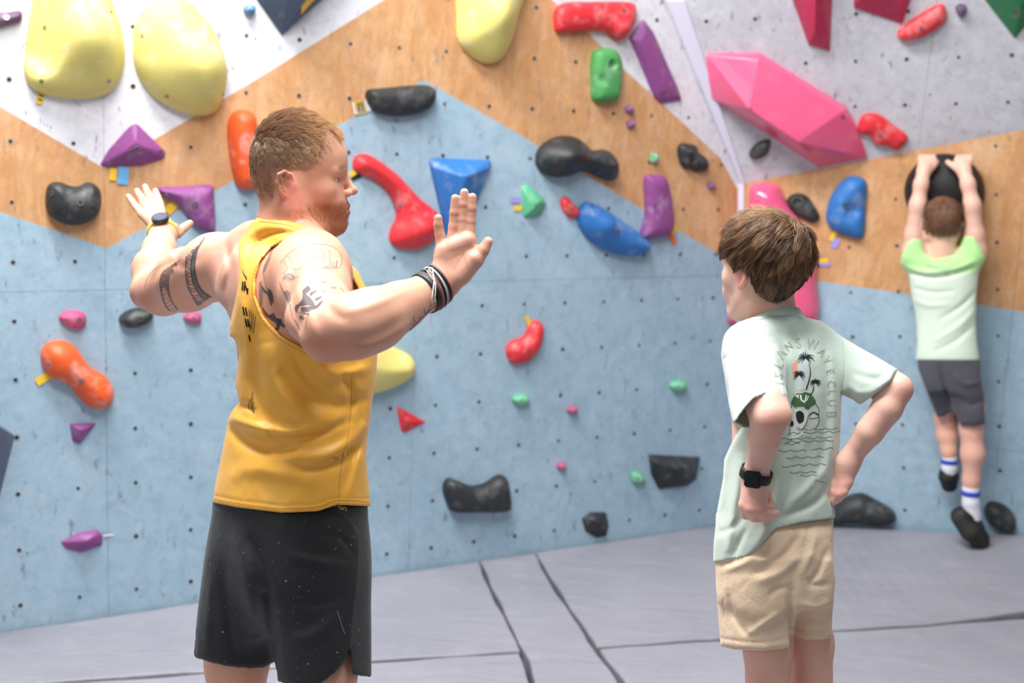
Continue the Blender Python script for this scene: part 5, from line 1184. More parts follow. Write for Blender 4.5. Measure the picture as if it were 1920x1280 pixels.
# tee
outt = [(1437, 579), (1420, 590), (1398, 598), (1372, 609), (1355, 622), (1345, 645), (1352, 669), (1358, 704), (1366, 755), (1374, 793), (1388, 801), (1372, 830), (1358, 860), (1356, 895), (1345, 955), (1338, 1020), (1337, 1060), (1400, 1056), (1480, 1020), (1567, 985), (1566, 958), (1560, 943), (1553, 930), (1568, 895), (1575, 830), (1577, 770),
        (1578, 738), (1609, 761), (1637, 742), (1671, 714), (1683, 692), (1650, 672), (1609, 649), (1575, 628), (1541, 601), (1510, 594), (1499, 574), (1470, 572)]
FT = Field(1300, 540, 1740, 1100).poly(outt); FTF = Field(1300, 540, 1740, 1100)
for pts, w, a in [([(1480, 605), (1492, 640), (1500, 680)], 7, -.003), ([(1420, 610), (1450, 660), (1470, 740), (1475, 820)], 9, .006), ([(1400, 640), (1430, 680), (1448, 740)], 6, -.005), ([(1545, 640), (1550, 720), (1545, 820), (1530, 900)], 7, -.006),
                  ([(1560, 650), (1565, 740), (1562, 830), (1545, 900)], 7, .005), ([(1487, 680), (1490, 760), (1480, 850)], 6, -.004), ([(1500, 700), (1508, 800), (1500, 880)], 9, .005), ([(1470, 850), (1462, 920), (1440, 990), (1410, 1030)], 10, .006),
                  ([(1490, 850), (1478, 930), (1450, 985)], 7, -.0045), ([(1560, 900), (1530, 940), (1490, 960), (1460, 975)], 8, -.008), ([(1545, 880), (1510, 920), (1480, 945)], 8, .006), ([(1370, 830), (1365, 900), (1352, 1000)], 9, -.006),
                  ([(1390, 860), (1378, 940), (1362, 1040)], 8, .008), ([(1400, 990), (1385, 1020), (1375, 1045)], 6, -.005), ([(1345, 1000), (1370, 990), (1400, 960)], 6, -.004), ([(1352, 675), (1380, 655), (1405, 665), (1420, 700)], 3, -.003), ([(1580, 640), (1584, 690), (1580, 735)], 4, -.003),
                  ([(1600, 700), (1640, 710), (1665, 700)], 7, -.004), ([(1590, 720), (1610, 735), (1640, 730)], 6, .003), ([(1370, 700), (1385, 740), (1390, 780)], 7, .003), ([(1440, 590), (1470, 592), (1496, 588)], 3, -.003), ([(1478, 620), (1500, 650), (1540, 660)], 8, -.003)]: FTF.stroke(pts, w, a)
LT = Loft([zb_(1450, 1080, 0, .140, .112), zb_(1450, 1010, 0, .138, .110), zb_(1456, 930, 0, .128, .104), zb_(1464, 840, 0, .126, .100), zb_(1466, 740, 0, .134, .100), zb_(1463, 670, 0, .130, .092), zb_(1460, 615, 0, .078, .070)], Rb, Fb, 2.3, .03)
ST = SDF(); ST.add(LT, 0)
for c_ in pc([(1452, 612, 0, 40), (1406, 642, -.05, 40), (1412, 690, -.10, 45)], DB): ST.add(c_, .03)
for c_ in pc([(1464, 612, 0, 40), (1552, 646, .05, 42)], DB): ST.add(c_, .03)
for c_ in pc([(1448, 560, 0, 40), (1456, 600, 0, 46)], DB): ST.add(c_, .03)
SLL = Grp(pc([(1408, 645, -.055, 44), (1416, 700, -.12, 49), (1420, 770, -.19, 53), (1424, 830, -.24, 56)], DB), .02)
SLR = Grp(pc([(1556, 648, .05, 44), (1610, 690, .01, 50), (1655, 728, -.06, 50), (1690, 755, -.10, 50)], DB), .02)
cutn = Field(1330, 700, 1520, 900).poly([(1340, 803), (1376, 796), (1390, 772), (1413, 747), (1440, 735), (1466, 737), (1500, 742), (1500, 900), (1340, 900)])
cutf = Field(1330, 700, 1520, 900).poly([(1340, 795), (1376, 795), (1388, 802), (1412, 800), (1500, 770), (1500, 900), (1340, 900)])
hemt = Field(1300, 900, 1620, 1100).poly([(1290, 1060), (1337, 1055), (1373, 1048), (1398, 1044), (1422, 1028), (1438, 1008), (1455, 990), (1503, 979), (1566, 971), (1640, 965), (1640, 1110), (1290, 1110)])
axL = [P(1416, 700, DB-.12), P(1436, 760, DB-.20)]
def tee(p, c=None, R=None):
    x, y, z = proj(p); s_ = z/FPX; b = ST(p, c, R); l = SLL(p)
    nz = FTF(x, y)*.9+.0010*frame_noise(p, 45, 2)
    pl_ = P(1420, 770, DB-.195); near_ = (p-pl_)@unit(pl_-CAM) < 0
    l = np.where(y > 705, np.maximum(l, -np.where(near_, cutn(x, y), cutf(x, y))*s_), l)
    lcav = l+.005
    r = SLR(p); f = smin(smin(b, l, .02), r, .025)-nz; f = smax(f, FT(x, y)*s_, .010); f0 = f
    f = np.maximum(f, -hemt(x, y)*s_*(1)) ; f = np.where(y > 1100, np.maximum(f, .01), f)
    raw = smin(smin(b, SLL(p), .02), r, .025)-nz; raw = smax(raw, FT(x, y)*s_, .010)
    nk = Ell(P(1452, 572, DB+.01), None, (.052, .052, .022))
    f = np.maximum(f, -nk(p))
    reg = (np.minimum(np.abs(hemt(x, y)), np.where(x < 1500, np.minimum(np.abs(cutf(x, y)), np.abs(cutn(x, y))), 999))-38)*s_; reg = np.where((x > 1575) & (y < 800), -.01, reg); return np.maximum(f, -np.maximum(raw+.0062, reg))
V, Q = surfnet(tee, (.36, 2.2, .72), (.90, 2.85, 1.52), .003, lip=1.6, slack=.02)
M_TEE = cloth_mat('sage_cotton', 'BFCEC3', .95, .35, .22, 18, .2)
tee_o = mesh_obj('tee_shirt', V, Q, M_TEE, boy)
# beige shorts
s2 = SDF(); s2.add(Loft([zb_(1452, 1110, 0, .134, .108), zb_(1452, 1050, 0, .136, .112), zb_(1454, 980, 0, .128, .104), zb_(1454, 940, 0, .115, .095)], Rb, Fb, 2.3, .02), 0)
def zq(px, py, dd, w, dp): q = P(px, py, DB+dd); return (q[2], q[0], q[1], w, dp)
s2.add(Loft([zq(1415, 1240, -.03, .073, .078), zq(1414, 1170, -.03, .076, .080), zq(1420, 1090, -.025, .080, .088), zq(1430, 1030, -.02, .08, .09)], Rb, Fb, 2.3, 0), .03)
s2.add(Loft([zq(1521, 1230, .04, .048, .062), zq(1520, 1160, .035, .056, .070), zq(1514, 1090, .03, .064, .08), zq(1500, 1030, .02, .07, .09)], Rb, Fb, 2.3, 0), .03)
outs = [(1342, 960), (1341, 1050), (1343, 1110), (1348, 1170), (1351, 1211), (1375, 1217), (1430, 1220), (1481, 1214), (1481, 1188), (1484, 1190), (1510, 1199), (1540, 1199), (1559, 1195), (1561, 1150), (1566, 1090), (1562, 1040), (1563, 960)]
FS2 = Field(1300, 920, 1620, 1260).poly(outs); FG2 = Field(1300, 920, 1620, 1260)
for pts, w, a in [([(1482, 1100), (1480, 1150), (1481, 1200)], 6, -.007), ([(1490, 1060), (1486, 1100), (1484, 1140)], 9, -.006), ([(1410, 1075), (1440, 1060), (1470, 1040), (1500, 1000)], 7, -.007), ([(1420, 1090), (1460, 1075), (1500, 1040)], 8, .007), ([(1530, 1000), (1520, 1040), (1500, 1080)], 7, .006),
                  ([(1550, 1030), (1535, 1070), (1520, 1095), (1555, 1095)], 6, -.006), ([(1365, 1110), (1375, 1150), (1400, 1190)], 6, -.005), ([(1400, 1190), (1430, 1170), (1460, 1150)], 6, .005), ([(1355, 1070), (1385, 1060), (1410, 1050)], 6, .004),
                  ([(1440, 1120), (1455, 1105), (1480, 1100)], 6, -.005), ([(1500, 1130), (1530, 1140), (1555, 1130)], 7, .004), ([(1505, 1165), (1530, 1160), (1555, 1165)], 5, -.003)]: FG2.stroke(pts, w, a)
FG2.stroke([(1345, 1195), (1400, 1203), (1440, 1203), (1482, 1196)], 1.6, -.0022, False); FG2.stroke([(1484, 1174), (1520, 1181), (1562, 1178)], 1.6, -.0022, False); FG2.stroke([(1516, 975), (1512, 1010), (1506, 1030)], 1.8, -.002, False); FG2.stroke([(1354, 1060), (1358, 1130), (1362, 1200)], 1.6, -.0015, False)
def sh2(p, c=None, R=None):
    x, y, z = proj(p); f0 = s2(p, c, R)-FG2(x, y)-.0008*frame_noise(p, 50, 5); f0 = smax(f0, FS2(x, y)*z/FPX, .008); f = f0
    low = (P(1450, 1214, DB)[2]-p[:, 2]); return np.maximum(np.maximum(f, low-.03), -np.maximum(f0+.006, p[:, 2]-P(1450, 1170, DB)[2]))
V, Q = surfnet(sh2, (.36, 2.2, .70), (.86, 2.85, 1.18), .0034, lip=1.6, slack=.02)
M_BEIGE = cloth_mat('beige_twill', 'E9CFB1', .85, .15, .3, 24, .3); sh2_o = mesh_obj('shorts', V, Q, M_BEIGE, boy)
for a in kb:
    s_ = SDF()
    for q in foot_prims(A3(a[0], a[1], .085), Fb, .9): s_.add(q, .02)
    s_.post(lambda f, p: np.maximum(f, .004-p[:, 2])); c_ = A3(a[0], a[1], .07)+Fb*.04; V, Q = surfnet(s_, c_-A3(.18, .18, .075), c_+A3(.18, .18, .1), .006); mesh_obj('shoe', V, Q, HM['black'], boy)
# watch
wc = P(1417, 888, DB-.152); wax = P(1410, 905, DB-.15)-P(1424, 862, DB-.165); M_BW = plain('black_resin_strap', '151617', .5)
band('watch_strap', boy, SB, wc, wax, .019, .003, M_BW); cd = unit(P(1340, 860, 1.6)-wc); nrm = unit(cd-(cd@unit(wax))*unit(wax)); fw_ = fnear(SB, wc, .08); t_ = 0
while fw_((wc+nrm*t_)[None])[0] < .002: t_ += .001
bm = bmesh.new(); bmesh.ops.create_cube(bm, size=1); bmesh.ops.scale(bm, verts=bm.verts, vec=(.031, .033, .009)); bmesh.ops.bevel(bm, geom=list(bm.edges), offset=.003, segments=2, affect='EDGES'); bm.transform(Matrix.LocRotScale(Vector(wc+nrm*(t_+.003)), Vector(nrm).to_track_quat('Z', 'Y'), None)); wcs = bm_obj('watch_case', bm, M_BW, boy)
bm = bmesh.new(); bmesh.ops.create_cube(bm, size=1); bmesh.ops.scale(bm, verts=bm.verts, vec=(.020, .022, .002)); bm.transform(Matrix.LocRotScale(Vector(wc+nrm*(t_+.0076)), Vector(nrm).to_track_quat('Z', 'Y'), None)); bm_obj('watch_display', bm, plain('lcd', '2C3132', .15), wcs)
# ------------------------------------------------ the hanging boy
kid = tag(empty('person', PL.hit(1775, 900, .17)*A3(1, 1, 0)), 'small boy in a lime tee and grey shorts hanging from the black dome hold', 'person')
def pw(pts):
    W3 = [PL.hit(p[0], p[1], p[2]) for p in pts]; R_ = [p[3]*proj(w)[2]/FPX for p, w in zip(pts, W3)]; return [Cone(W3[i], W3[i+1], R_[i], R_[i+1]) for i in range(len(pts)-1)]
Fk = unit(A3(-PL.n[0], -PL.n[1], 0)); Rk = unit(np.cross(Fk, UP))
def zk(px, py, h, w, dp): q = PL.hit(px, py, h); return (q[2], q[0], q[1], w, dp)
SK = SDF()
SK.add(Loft([zk(1782, 740, .17, .06, .06), zk(1780, 700, .17, .09, .07), zk(1776, 650, .17, .105, .078), zk(1772, 590, .17, .108, .08), zk(1769, 530, .17, .122, .082), zk(1768, 495, .17, .10, .07)], Rk, Fk, 2.3, .03), 0)
for c_ in pw([(1768, 510, .17, 30), (1767, 470, .18, 22), (1767, 430, .19, 24)]): SK.add(c_, .03)
for sd in (0, 1):
    X = (lambda a, b: b if sd else a)
    for c_ in pw([(X(1740, 1800), 500, .17, 26), (X(1715, 1826), 470, .18, 22), (X(1714, 1828), 440, .19, 16), (X(1721, 1823), 385, .20, 14.5), (X(1727, 1815), 345, .19, 12), (X(1732, 1808), 322, .16, 10.5), (X(1734, 1806), 312, .14, 11)]): SK.add(c_, .025)
    pm = []
    for i in range(4):
        kx = X(1727+i*8.0, 1819-i*8.0); pm += pw([(X(1734, 1806), 316, .145, 11), (kx, 301, .125, 6.2)])
    SK.add(Grp(pm, .012), .012)
    for i in range(4):
        kx = X(1727+i*8.0, 1819-i*8.0); SK.add(Grp(pw([(kx, 301, .125, 5.6), (kx+X(-1, 1), 295, .105, 5), (kx+X(-1, 1), 294, .08, 4.6), (kx, 297, .06, 4)]), .002), .004)
    SK.add(Grp(pw([(X(1742, 1798), 318, .145, 7.5), (X(1750, 1787), 311, .135, 6), (X(1756, 1777), 304, .12, 4.8)]), .003), .008)
for c_ in pw([(1758, 700, .17, 22), (1773, 760, .125, 17), (1773, 785, .10, 19), (1776, 815, .11, 18.5), (1779, 845, .13, 13), (1780, 872, .13, 11)]): SK.add(c_, .025)
for c_ in pw([(1806, 700, .18, 28), (1820, 765, .20, 24), (1821, 805, .20, 20), (1824, 850, .21, 20.5), (1821, 900, .21, 14.5), (1820, 935, .21, 12)]): SK.add(c_, .025)
HK = HeadF(PL.hit(1767, 424, .20), unit(Fk+A3(0, 0, .05)), 0.0, .93); head_prims(SK, HK, cr=(.004, 0, .050, .090, .077, .082), jaw=.9)
cc = PL.hit(1768, 318, .12); kb1 = bb(cc-A3(.15, .12, .05), cc+A3(.15, .15, .09), .003)
V, Q = multires(SK, [kb1], (PL.hit(1670, 560, .2)[0]-.05, 4.4, .1), (PL.hit(1870, 560, .2)[0]+.06, 5.85, 1.90), .0055)
hl_ = HK.loc(V); ax, ay, az = hl_.T; inh = (np.abs(hl_) < .2).all(1)*(np.abs(ay) < .088)*(az > -.09)*(np.linalg.norm(hl_-A3(0, 0, .04), axis=1) < .106)
spots = [(.4*sm(1.1, .6, V[:, 2]), lin('D99A80')), (.6*inh*sm(.074, .08, np.abs(ay))*(az < .05), lin('E8776A')), (.95*inh*sm(-.035, -.01, az-.2*ax), lin('70503E'))]
kid_b = mesh_obj('body', V, Q, M_SKIN, kid, True, None, sdf_colors(V, lin('EEC0AC'), spots))
grow_hair('hair', kid, SK, HK, 4200, lambda l: (np.abs(l[:, 1]) < .084)*(np.linalg.norm(l-A3(0, 0, .04), axis=1) < .108)*sm(-.045, -.02, l[:, 2]-.2*l[:, 0])*(1-((np.abs(l[:, 1]) > .068)*(np.abs(l[:, 0]+.004) < .026)*(l[:, 2] < .034)))*(l[:, 0] < .085), lambda l: .014+.006*sm(.05, .1, l[:, 2]), lambda l: (l-A3(-.04, .0, .12))+A3(0, 0, -.06), lambda l, t: .18+0*l[:, 0],
          lambda l, r: np.array(lin('8A6248'))*(.7+.7*r[:, None]), .0009, 4, .4, 200, seed=8)
# tee with bunched shoulders
outk = [(1715, 447), (1702, 455), (1690, 480), (1686, 502), (1697, 515), (1703, 520), (1706, 550), (1716, 600), (1720, 640), (1716, 676), (1776, 676), (1837, 677), (1832, 640), (1830, 600), (1831, 560), (1836, 515), (1849, 483), (1838, 462), (1827, 445), (1808, 442), (1800, 462), (1788, 478), (1750, 487), (1734, 474), (1728, 450)]
FK = Field(1660, 420, 1880, 720, 1).poly(outk); FKF = Field(1660, 420, 1880, 720, 1)
for pts, w, a in [([(1706, 512), (1740, 520), (1780, 516), (1830, 500)], 3.5, -.012), ([(1700, 500), (1740, 510), (1790, 503), (1830, 488)], 5, .012), ([(1730, 480), (1745, 496), (1770, 500), (1800, 488)], 4, .012), ([(1712, 540), (1750, 548), (1790, 545)], 4, -.006), ([(1712, 560), (1740, 572), (1780, 570)], 5, .005),
                  ([(1830, 545), (1800, 575), (1760, 600)], 5, -.007), ([(1832, 575), (1800, 610), (1750, 640)], 6, .006), ([(1825, 610), (1790, 640), (1750, 660)], 5, -.006), ([(1800, 455), (1820, 480), (1830, 500)], 4, -.006)]: FKF.stroke(pts, w, a)
KT = SDF(); KT.add(Loft([zk(1778, 715, .17, .138, .112), zk(1777, 660, .17, .137, .110), zk(1775, 600, .17, .128, .102), zk(1770, 540, .17, .140, .105), zk(1768, 495, .17, .140, .10), zk(1768, 470, .17, .10, .08)], Rk, Fk, 2.3, .03), 0)
for c_ in pw([(1745, 500, .17, 32), (1712, 475, .18, 27), (1714, 440, .19, 24)])+pw([(1795, 500, .17, 32), (1822, 475, .18, 27), (1823, 440, .19, 22)]): KT.add(c_, .03)
def teek(p, c=None, R=None):
    x, y, z = proj(p); f0 = KT(p, c, R)-FKF(x, y); f0 = smax(f0, FK(x, y)*z/FPX, .012); return np.maximum(f0, -(f0+.011))
V, Q = surfnet(teek, (1.45, 4.6, .8), (2.3, 5.8, 1.75), .0052, lip=1.7, slack=.03)
M_LIME = cloth_mat('lime_cotton', 'CDEBB8', .9, .3, .15, 16, .2); X_, Y_, Z_ = proj(V)
tk = mesh_obj('tee_shirt', V, Q, cloth_mat('lime_tee_cotton', 'CDEBB8', .9, .3, .12, 16, .2, attr=True), kid, True, None, sdf_colors(V, lin('DDF0DA'), [(sm(520, 500, Y_), lin('B9EC9E'))]))
outk = [(1718, 660), (1721, 690), (1738, 735), (1757, 781), (1770, 780), (1784, 770), (1792, 778), (1801, 797), (1825, 799), (1847, 795), (1845, 740), (1837, 700), (1838, 660)]
FKS = Field(1690, 640, 1880, 830, 1).poly(outk); KS = SDF()
KS.add(Loft([zk(1783, 730, .175, .13, .11), zk(1779, 690, .17, .138, .112), zk(1778, 655, .17, .125, .10)], Rk, Fk, 2.3, .02), 0)
for c_ in pw([(1752, 710, .17, 42), (1768, 770, .125, 30), (1775, 800, .10, 27)])+pw([(1806, 710, .18, 44), (1822, 775, .20, 32), (1824, 815, .20, 29)]): KS.add(c_, .03)
FKG = Field(1690, 640, 1880, 830, 1)
for pts, w, a in [([(1762, 680), (1770, 720), (1785, 765)], 4, -.014), ([(1790, 700), (1810, 720), (1840, 715)], 5, .008), ([(1800, 750), (1820, 760), (1842, 750)], 5, -.006)]: FKG.stroke(pts, w, a)
def shk(p, c=None, R=None):
    x, y, z = proj(p); f0 = KS(p, c, R)-FKG(x, y); f0 = smax(f0, FKS(x, y)*z/FPX, .012); return np.maximum(f0, -(f0+.011))
V, Q = surfnet(shk, (1.45, 4.6, .5), (2.3, 5.8, 1.15), .0055, lip=1.7, slack=.03); mesh_obj('shorts', V, Q, cloth_mat('dark_grey_shorts', '4E4E56', .85, .15, .2, 20, .3), kid)
M_SOCK = plain('white_sock', 'E8E8EE', .9, bump=.3, bscale=300); M_SB = plain('blue_sock_band', '3A4CC0', .9)
for pts, rb in (([(1780, 858, .13, 14), (1780, 876, .13, 13.5), (1780, 892, .12, 14)], [(1779.5, 863, .13, 15.2), (1779.6, 867, .13, 15)]), ([(1820, 915, .21, 15.5), (1820, 940, .21, 15), (1822, 968, .20, 17)], [(1820, 922, .21, 17), (1820, 926, .21, 16.8)])):
    s_ = SDF()
    for c_ in pw(pts): s_.add(c_, .01)
    a = np.array([PL.hit(*q[:3]) for q in pts]); V, Q = surfnet(s_, a.min(0)-.06, a.max(0)+.06, .004); so = mesh_obj('sock', V, Q, M_SOCK, kid)
    s_ = SDF(); [s_.add(c_, 0) for c_ in pw(rb)]; s_.post(lambda f, p, lo=a: f); z0 = PL.hit(*rb[0][:3])[2]+.006; z1 = PL.hit(*rb[1][:3])[2]-.006; s_.post(lambda f, p, z0=z0, z1=z1: np.maximum(np.maximum(f, p[:, 2]-z0), z1-p[:, 2]))
    V, Q = surfnet(s_, a.min(0)-.06, a.max(0)+.06, .0035); mesh_obj('sock_band', V, Q, M_SB, so)
M_SHOE = plain('black_climbing_shoe', '1B1C1E', .6, bump=.3, bscale=120); M_SOLE = plain('dark_rubber_sole', '2C2B28', .8)
for pts, sole in (([(1779, 880, .125, 14.5), (1779, 893, .11, 17), (1780, 908, .085, 13), (1780, 914, .06, 9)], [(1777, 893, .135, 12), (1780, 912, .10, 10)]),
                  ([(1815, 965, .205, 17), (1802, 968, .215, 17), (1822, 990, .20, 21), (1836, 1010, .18, 17), (1842, 1021, .16, 12)], [(1798, 972, .235, 14), (1818, 996, .235, 17), (1838, 1018, .20, 12)])):
    s_ = SDF()
    for c_ in pw(pts): s_.add(c_, .02)
    a = np.array([PL.hit(*q[:3]) for q in pts]); V, Q = surfnet(s_, a.min(0)-.07, a.max(0)+.07, .0045); so = mesh_obj('shoe', V, Q, M_SHOE, kid)
    s_ = SDF()
    for c_ in pw(sole): s_.add(c_, .01)
    V, Q = surfnet(s_, a.min(0)-.08, a.max(0)+.08, .0045); mesh_obj('sole', V, Q, M_SOLE, so)
# ------------------------------------------------ ink and print
def ink_mat(name, col, alpha, rough=.55):
    t = NT(name); t.base(lin(col)); t.set(Roughness=rough, Alpha=alpha); return t.m
I_D = ink_mat('tattoo_dark', '3F4852', .72); I_M = ink_mat('tattoo_mid', '56626A', .45); I_L = ink_mat('tattoo_light', '6C7F90', .30); I_G = ink_mat('tattoo_green', '4E6A60', .50); I_R = ink_mat('tattoo_red', 'B4424A', .6)
def sc(pts, k, ox, oy): return [(x/k+ox, y/k+oy) for x, y in pts]
c3 = lambda *p: sc(p, 6.4, 480, 440)
c2_ = lambda *p: sc(p, 4.0, 220, 320)
c4 = lambda *p: sc(p, 4.268, 740, 320)
B = [body]
# left arm bands
ink(B, [[(a, b) for a, b in zip(spl(c2_((600, 560), (525, 640), (515, 740), (530, 850), (570, 950), (605, 1008)), 30), spl(c2_((660, 498), (600, 600), (583, 700), (592, 800), (632, 890), (705, 945)), 30))]], None, 'tattoo', man, mat=I_L)
ink(B, [[(a, b) for a, b in zip(spl(c2_((565, 600), (556, 660), (553, 760), (575, 850), (620, 930), (660, 975)), 30), spl(c2_((640, 520), (600, 600), (583, 700), (592, 800), (632, 890), (705, 945)), 30))]], None, 'tattoo', man, mat=I_G)
L_ = []
for t in np.linspace(0, 1, 17):
    a = spl(c2_((560, 590), (515, 650), (513, 760), (530, 860), (570, 950), (600, 1005)), 41)[int(t*40)]; b = spl(c2_((600, 570), (560, 660), (555, 760), (572, 850), (612, 930), (640, 985)), 41)[min(40, int(t*40)+2)]
    L_.append(stroke([a, (a+b)/2+A3(0, 2), b], 1.3, 6))
L_ += [stroke(c2_((520, 640), (513, 760), (530, 870), (570, 955), (605, 1010)), 1.6), stroke(c2_((656, 500), (600, 600), (583, 700), (592, 800), (632, 890), (705, 946)), 1.8), stroke(c2_((605, 565), (560, 660), (555, 760), (575, 855), (620, 935), (655, 980)), 1.8)]
ink(B, L_, None, 'tattoo', man, .0009, mat=I_D)
ink(B, [[(a, b) for a, b in zip(spl(c2_((440, 690), (345, 750), (318, 830), (330, 920), (355, 1000), (385, 1045)), 30), spl(c2_((480, 660), (415, 730), (388, 810), (388, 890), (408, 970), (455, 1040)), 30))]], None, 'tattoo', man, mat=I_M)
L_ = []
for t in np.linspace(0, 1, 15):
    a = spl(c2_((420, 700), (345, 750), (318, 830), (330, 920), (355, 1000), (385, 1045)), 41)[int(t*40)]; b = spl(c2_((480, 660), (415, 730), (388, 810), (388, 890), (408, 970), (455, 1040)), 41)[int(t*40)]
    L_.append(stroke([a, (a+b)/2+A3(0, 2.5), b], 1.0, 6))
L_ += [stroke(c2_((345, 760), (318, 830), (330, 920), (355, 1000), (385, 1045)), 1.3), stroke(c2_((415, 730), (388, 810), (388, 890), (408, 970), (455, 1040)), 1.3), stroke(c2_((205, 880), (225, 810), (270, 745), (345, 700)), 1.2, taper=.6)]
ink(B, L_, None, 'tattoo', man, .0009, mat=I_G)
ink(B, sum([fillpoly(c2_((x-14, y), (x, y-18), (x+14, y), (x, y+18))) for x, y in ((352, 782), (415, 752), (440, 700))], []), None, 'tattoo', man, .001, mat=I_R)
# shoulder cap: oval scene, faint
L_ = [stroke(c3((290, 340), (380, 240), (520, 150), (680, 112), (850, 120), (960, 170), (1020, 250), (1030, 330), (990, 395), (900, 405), (760, 400), (640, 390)), 1.3), stroke(c3((700, 250), (760, 200), (830, 220), (800, 260)), 1.2), stroke(c3((690, 290), (760, 270), (830, 310)), 1.2),
      stroke(c3((880, 190), (885, 400)), 1.5), stroke(c3((910, 320), (900, 380), (960, 390)), 1.5), stroke(c3((930, 330), (925, 390)), 1.6), stroke(c3((970, 310), (960, 395)), 3), stroke(c3((820, 380), (870, 395)), 2.5),
      stroke(c3((330, 310), (380, 400), (330, 470)), 1.2), stroke(c3((380, 260), (440, 330), (400, 400)), 1.2), stroke(c3((440, 400), (500, 420), (560, 380)), 1.2), stroke(c3((350, 480), (420, 470), (460, 510)), 1.3), stroke(c3((320, 540), (360, 500), (430, 540), (470, 500)), 1.3), stroke(c3((470, 520), (530, 490)), 1.2)]
ink(B, L_, None, 'tattoo', man, mat=I_M)
ink(B, fillpoly(c3((590, 300), (640, 250), (700, 270), (690, 330), (740, 375), (860, 385), (860, 402), (650, 392), (590, 350)))+fillpoly(c3((330, 490), (400, 460), (470, 490), (450, 550), (380, 560), (330, 540))), None, 'tattoo', man, mat=I_L)
# leaping figure and small birds
F_ = fillpoly(c3((615, 615), (640, 620), (655, 665), (600, 710), (640, 740), (690, 800), (720, 850), (790, 780), (810, 790), (760, 860), (700, 900), (655, 890), (640, 960), (600, 960), (560, 950), (540, 900), (545, 850), (505, 880), (490, 930), (468, 900), (475, 850), (520, 820), (555, 770), (560, 720), (560, 670)))
F_ += fillpoly(c3((525, 965), (560, 975), (590, 1005), (560, 1025), (525, 1010))) + fillpoly(c3((640, 720), (670, 680), (740, 665), (720, 690), (690, 700), (660, 740))) + fillpoly(c3((700, 780), (740, 740), (800, 730), (770, 770), (720, 800)))
ink(B, F_, None, 'tattoo', man, mat=I_D)
ink(B, fillpoly(c3((750, 570), (800, 560), (860, 565), (820, 580)))+fillpoly(c3((880, 630), (930, 620), (980, 640), (930, 655)))+fillpoly(c3((790, 685), (830, 665), (850, 680), (810, 695)))+[stroke(c3((1010, 630), (1050, 680), (1080, 720)), 2)], None, 'tattoo', man, mat=I_M)
# stems and tribal shapes running down the back of the arm
ink(B, [stroke(c3((285, 560), (310, 640), (370, 760), (410, 850), (440, 980), (500, 1090), (540, 1160)), [1, 2.5, 4, 3, 2, 2, 1]), stroke(c3((640, 950), (610, 1010), (600, 1080), (605, 1130)), 1.4), stroke(c3((470, 1020), (510, 1090), (530, 1150)), 1.6)], None, 'tattoo', man, mat=I_M)
ink(B, fillpoly(c3((340, 670), (410, 670), (420, 740), (420, 810), (380, 780), (350, 720))), None, 'tattoo', man, mat=I_M)
ink(B, [stroke(c3((205, 145), (180, 220), (150, 300), (110, 390), (90, 460)), [4, 5, 6, 6, 2]), stroke(c3((90, 460), (110, 560), (130, 650)), 1.5), stroke(c3((55, 560), (60, 700), (60, 860)), [5, 8, 6])], None, 'tattoo', man, mat=I_M)
ink(B, [stroke(c3((70, 620), (110, 680), (160, 710)), [3, 5, 3]), stroke(c3((150, 640), (165, 720), (185, 850)), [2, 7, 2]), stroke(c3((175, 660), (195, 740), (205, 820)), [2, 4, 2]), stroke(c3((75, 870), (130, 960), (210, 1010), (290, 1060), (345, 1110)), [2, 6, 9, 8, 3]),
        stroke(c3((170, 985), (205, 950), (230, 1000)), [2, 5, 3]), stroke(c3((230, 1120), (260, 1130), (270, 1060), (300, 1010)), [3, 6, 7, 3]), stroke(c3((250, 1010), (300, 1030), (300, 1050)), 4)], None, 'tattoo', man, mat=I_D)
# forearm branches
ink(B, [stroke(c4((120, 1275), (180, 1215), (245, 1150), (330, 1078)), [2.5, 1.6, 1.4, 1]), stroke(c4((175, 1218), (150, 1190), (155, 1160)), 1.1), stroke(c4((200, 1195), (190, 1180), (215, 1165)), 1), stroke(c4((245, 1150), (235, 1120), (240, 1100)), 1.2), stroke(c4((245, 1145), (275, 1110), (290, 1070)), 1.1), stroke(c4((150, 1240), (145, 1215)), 1)], None, 'tattoo', man, mat=I_D)
# tank top print
c5 = lambda *p: sc(p, 4.0, 430, 480)
TK = [tank_o]; L_ = [stroke(c5((100, 100), (108, 130), (128, 165), (130, 180)), [.6, 1.5, 2.5, 1], 8)]
for q in (((104, 190), (98, 255)), ((120, 190), (112, 262)), ((120, 215), (138, 275)), ((140, 240), (136, 285)), ((103, 380), (115, 445)), ((122, 385), (135, 450)), ((120, 468), (133, 530)), ((138, 470), (147, 532)), ((147, 590), (156, 640))): L_.append(stroke(c5(*q), 2.6, 6))
for q in (((150, 400), (152, 500), (158, 560)), ((165, 410), (164, 470), (160, 540)), ((180, 430), (176, 490), (165, 560)), ((195, 450), (190, 510), (178, 580)), ((175, 1020), (165, 1070), (148, 1105), (150, 1150)), ((180, 1060), (165, 1110), (170, 1165)), ((183, 1090), (175, 1130), (180, 1175)), ((188, 1130), (187, 1180))): L_.append(stroke(c5(*q), .9, 14))
ink(TK, L_, '1A1612', 'back_print', man)
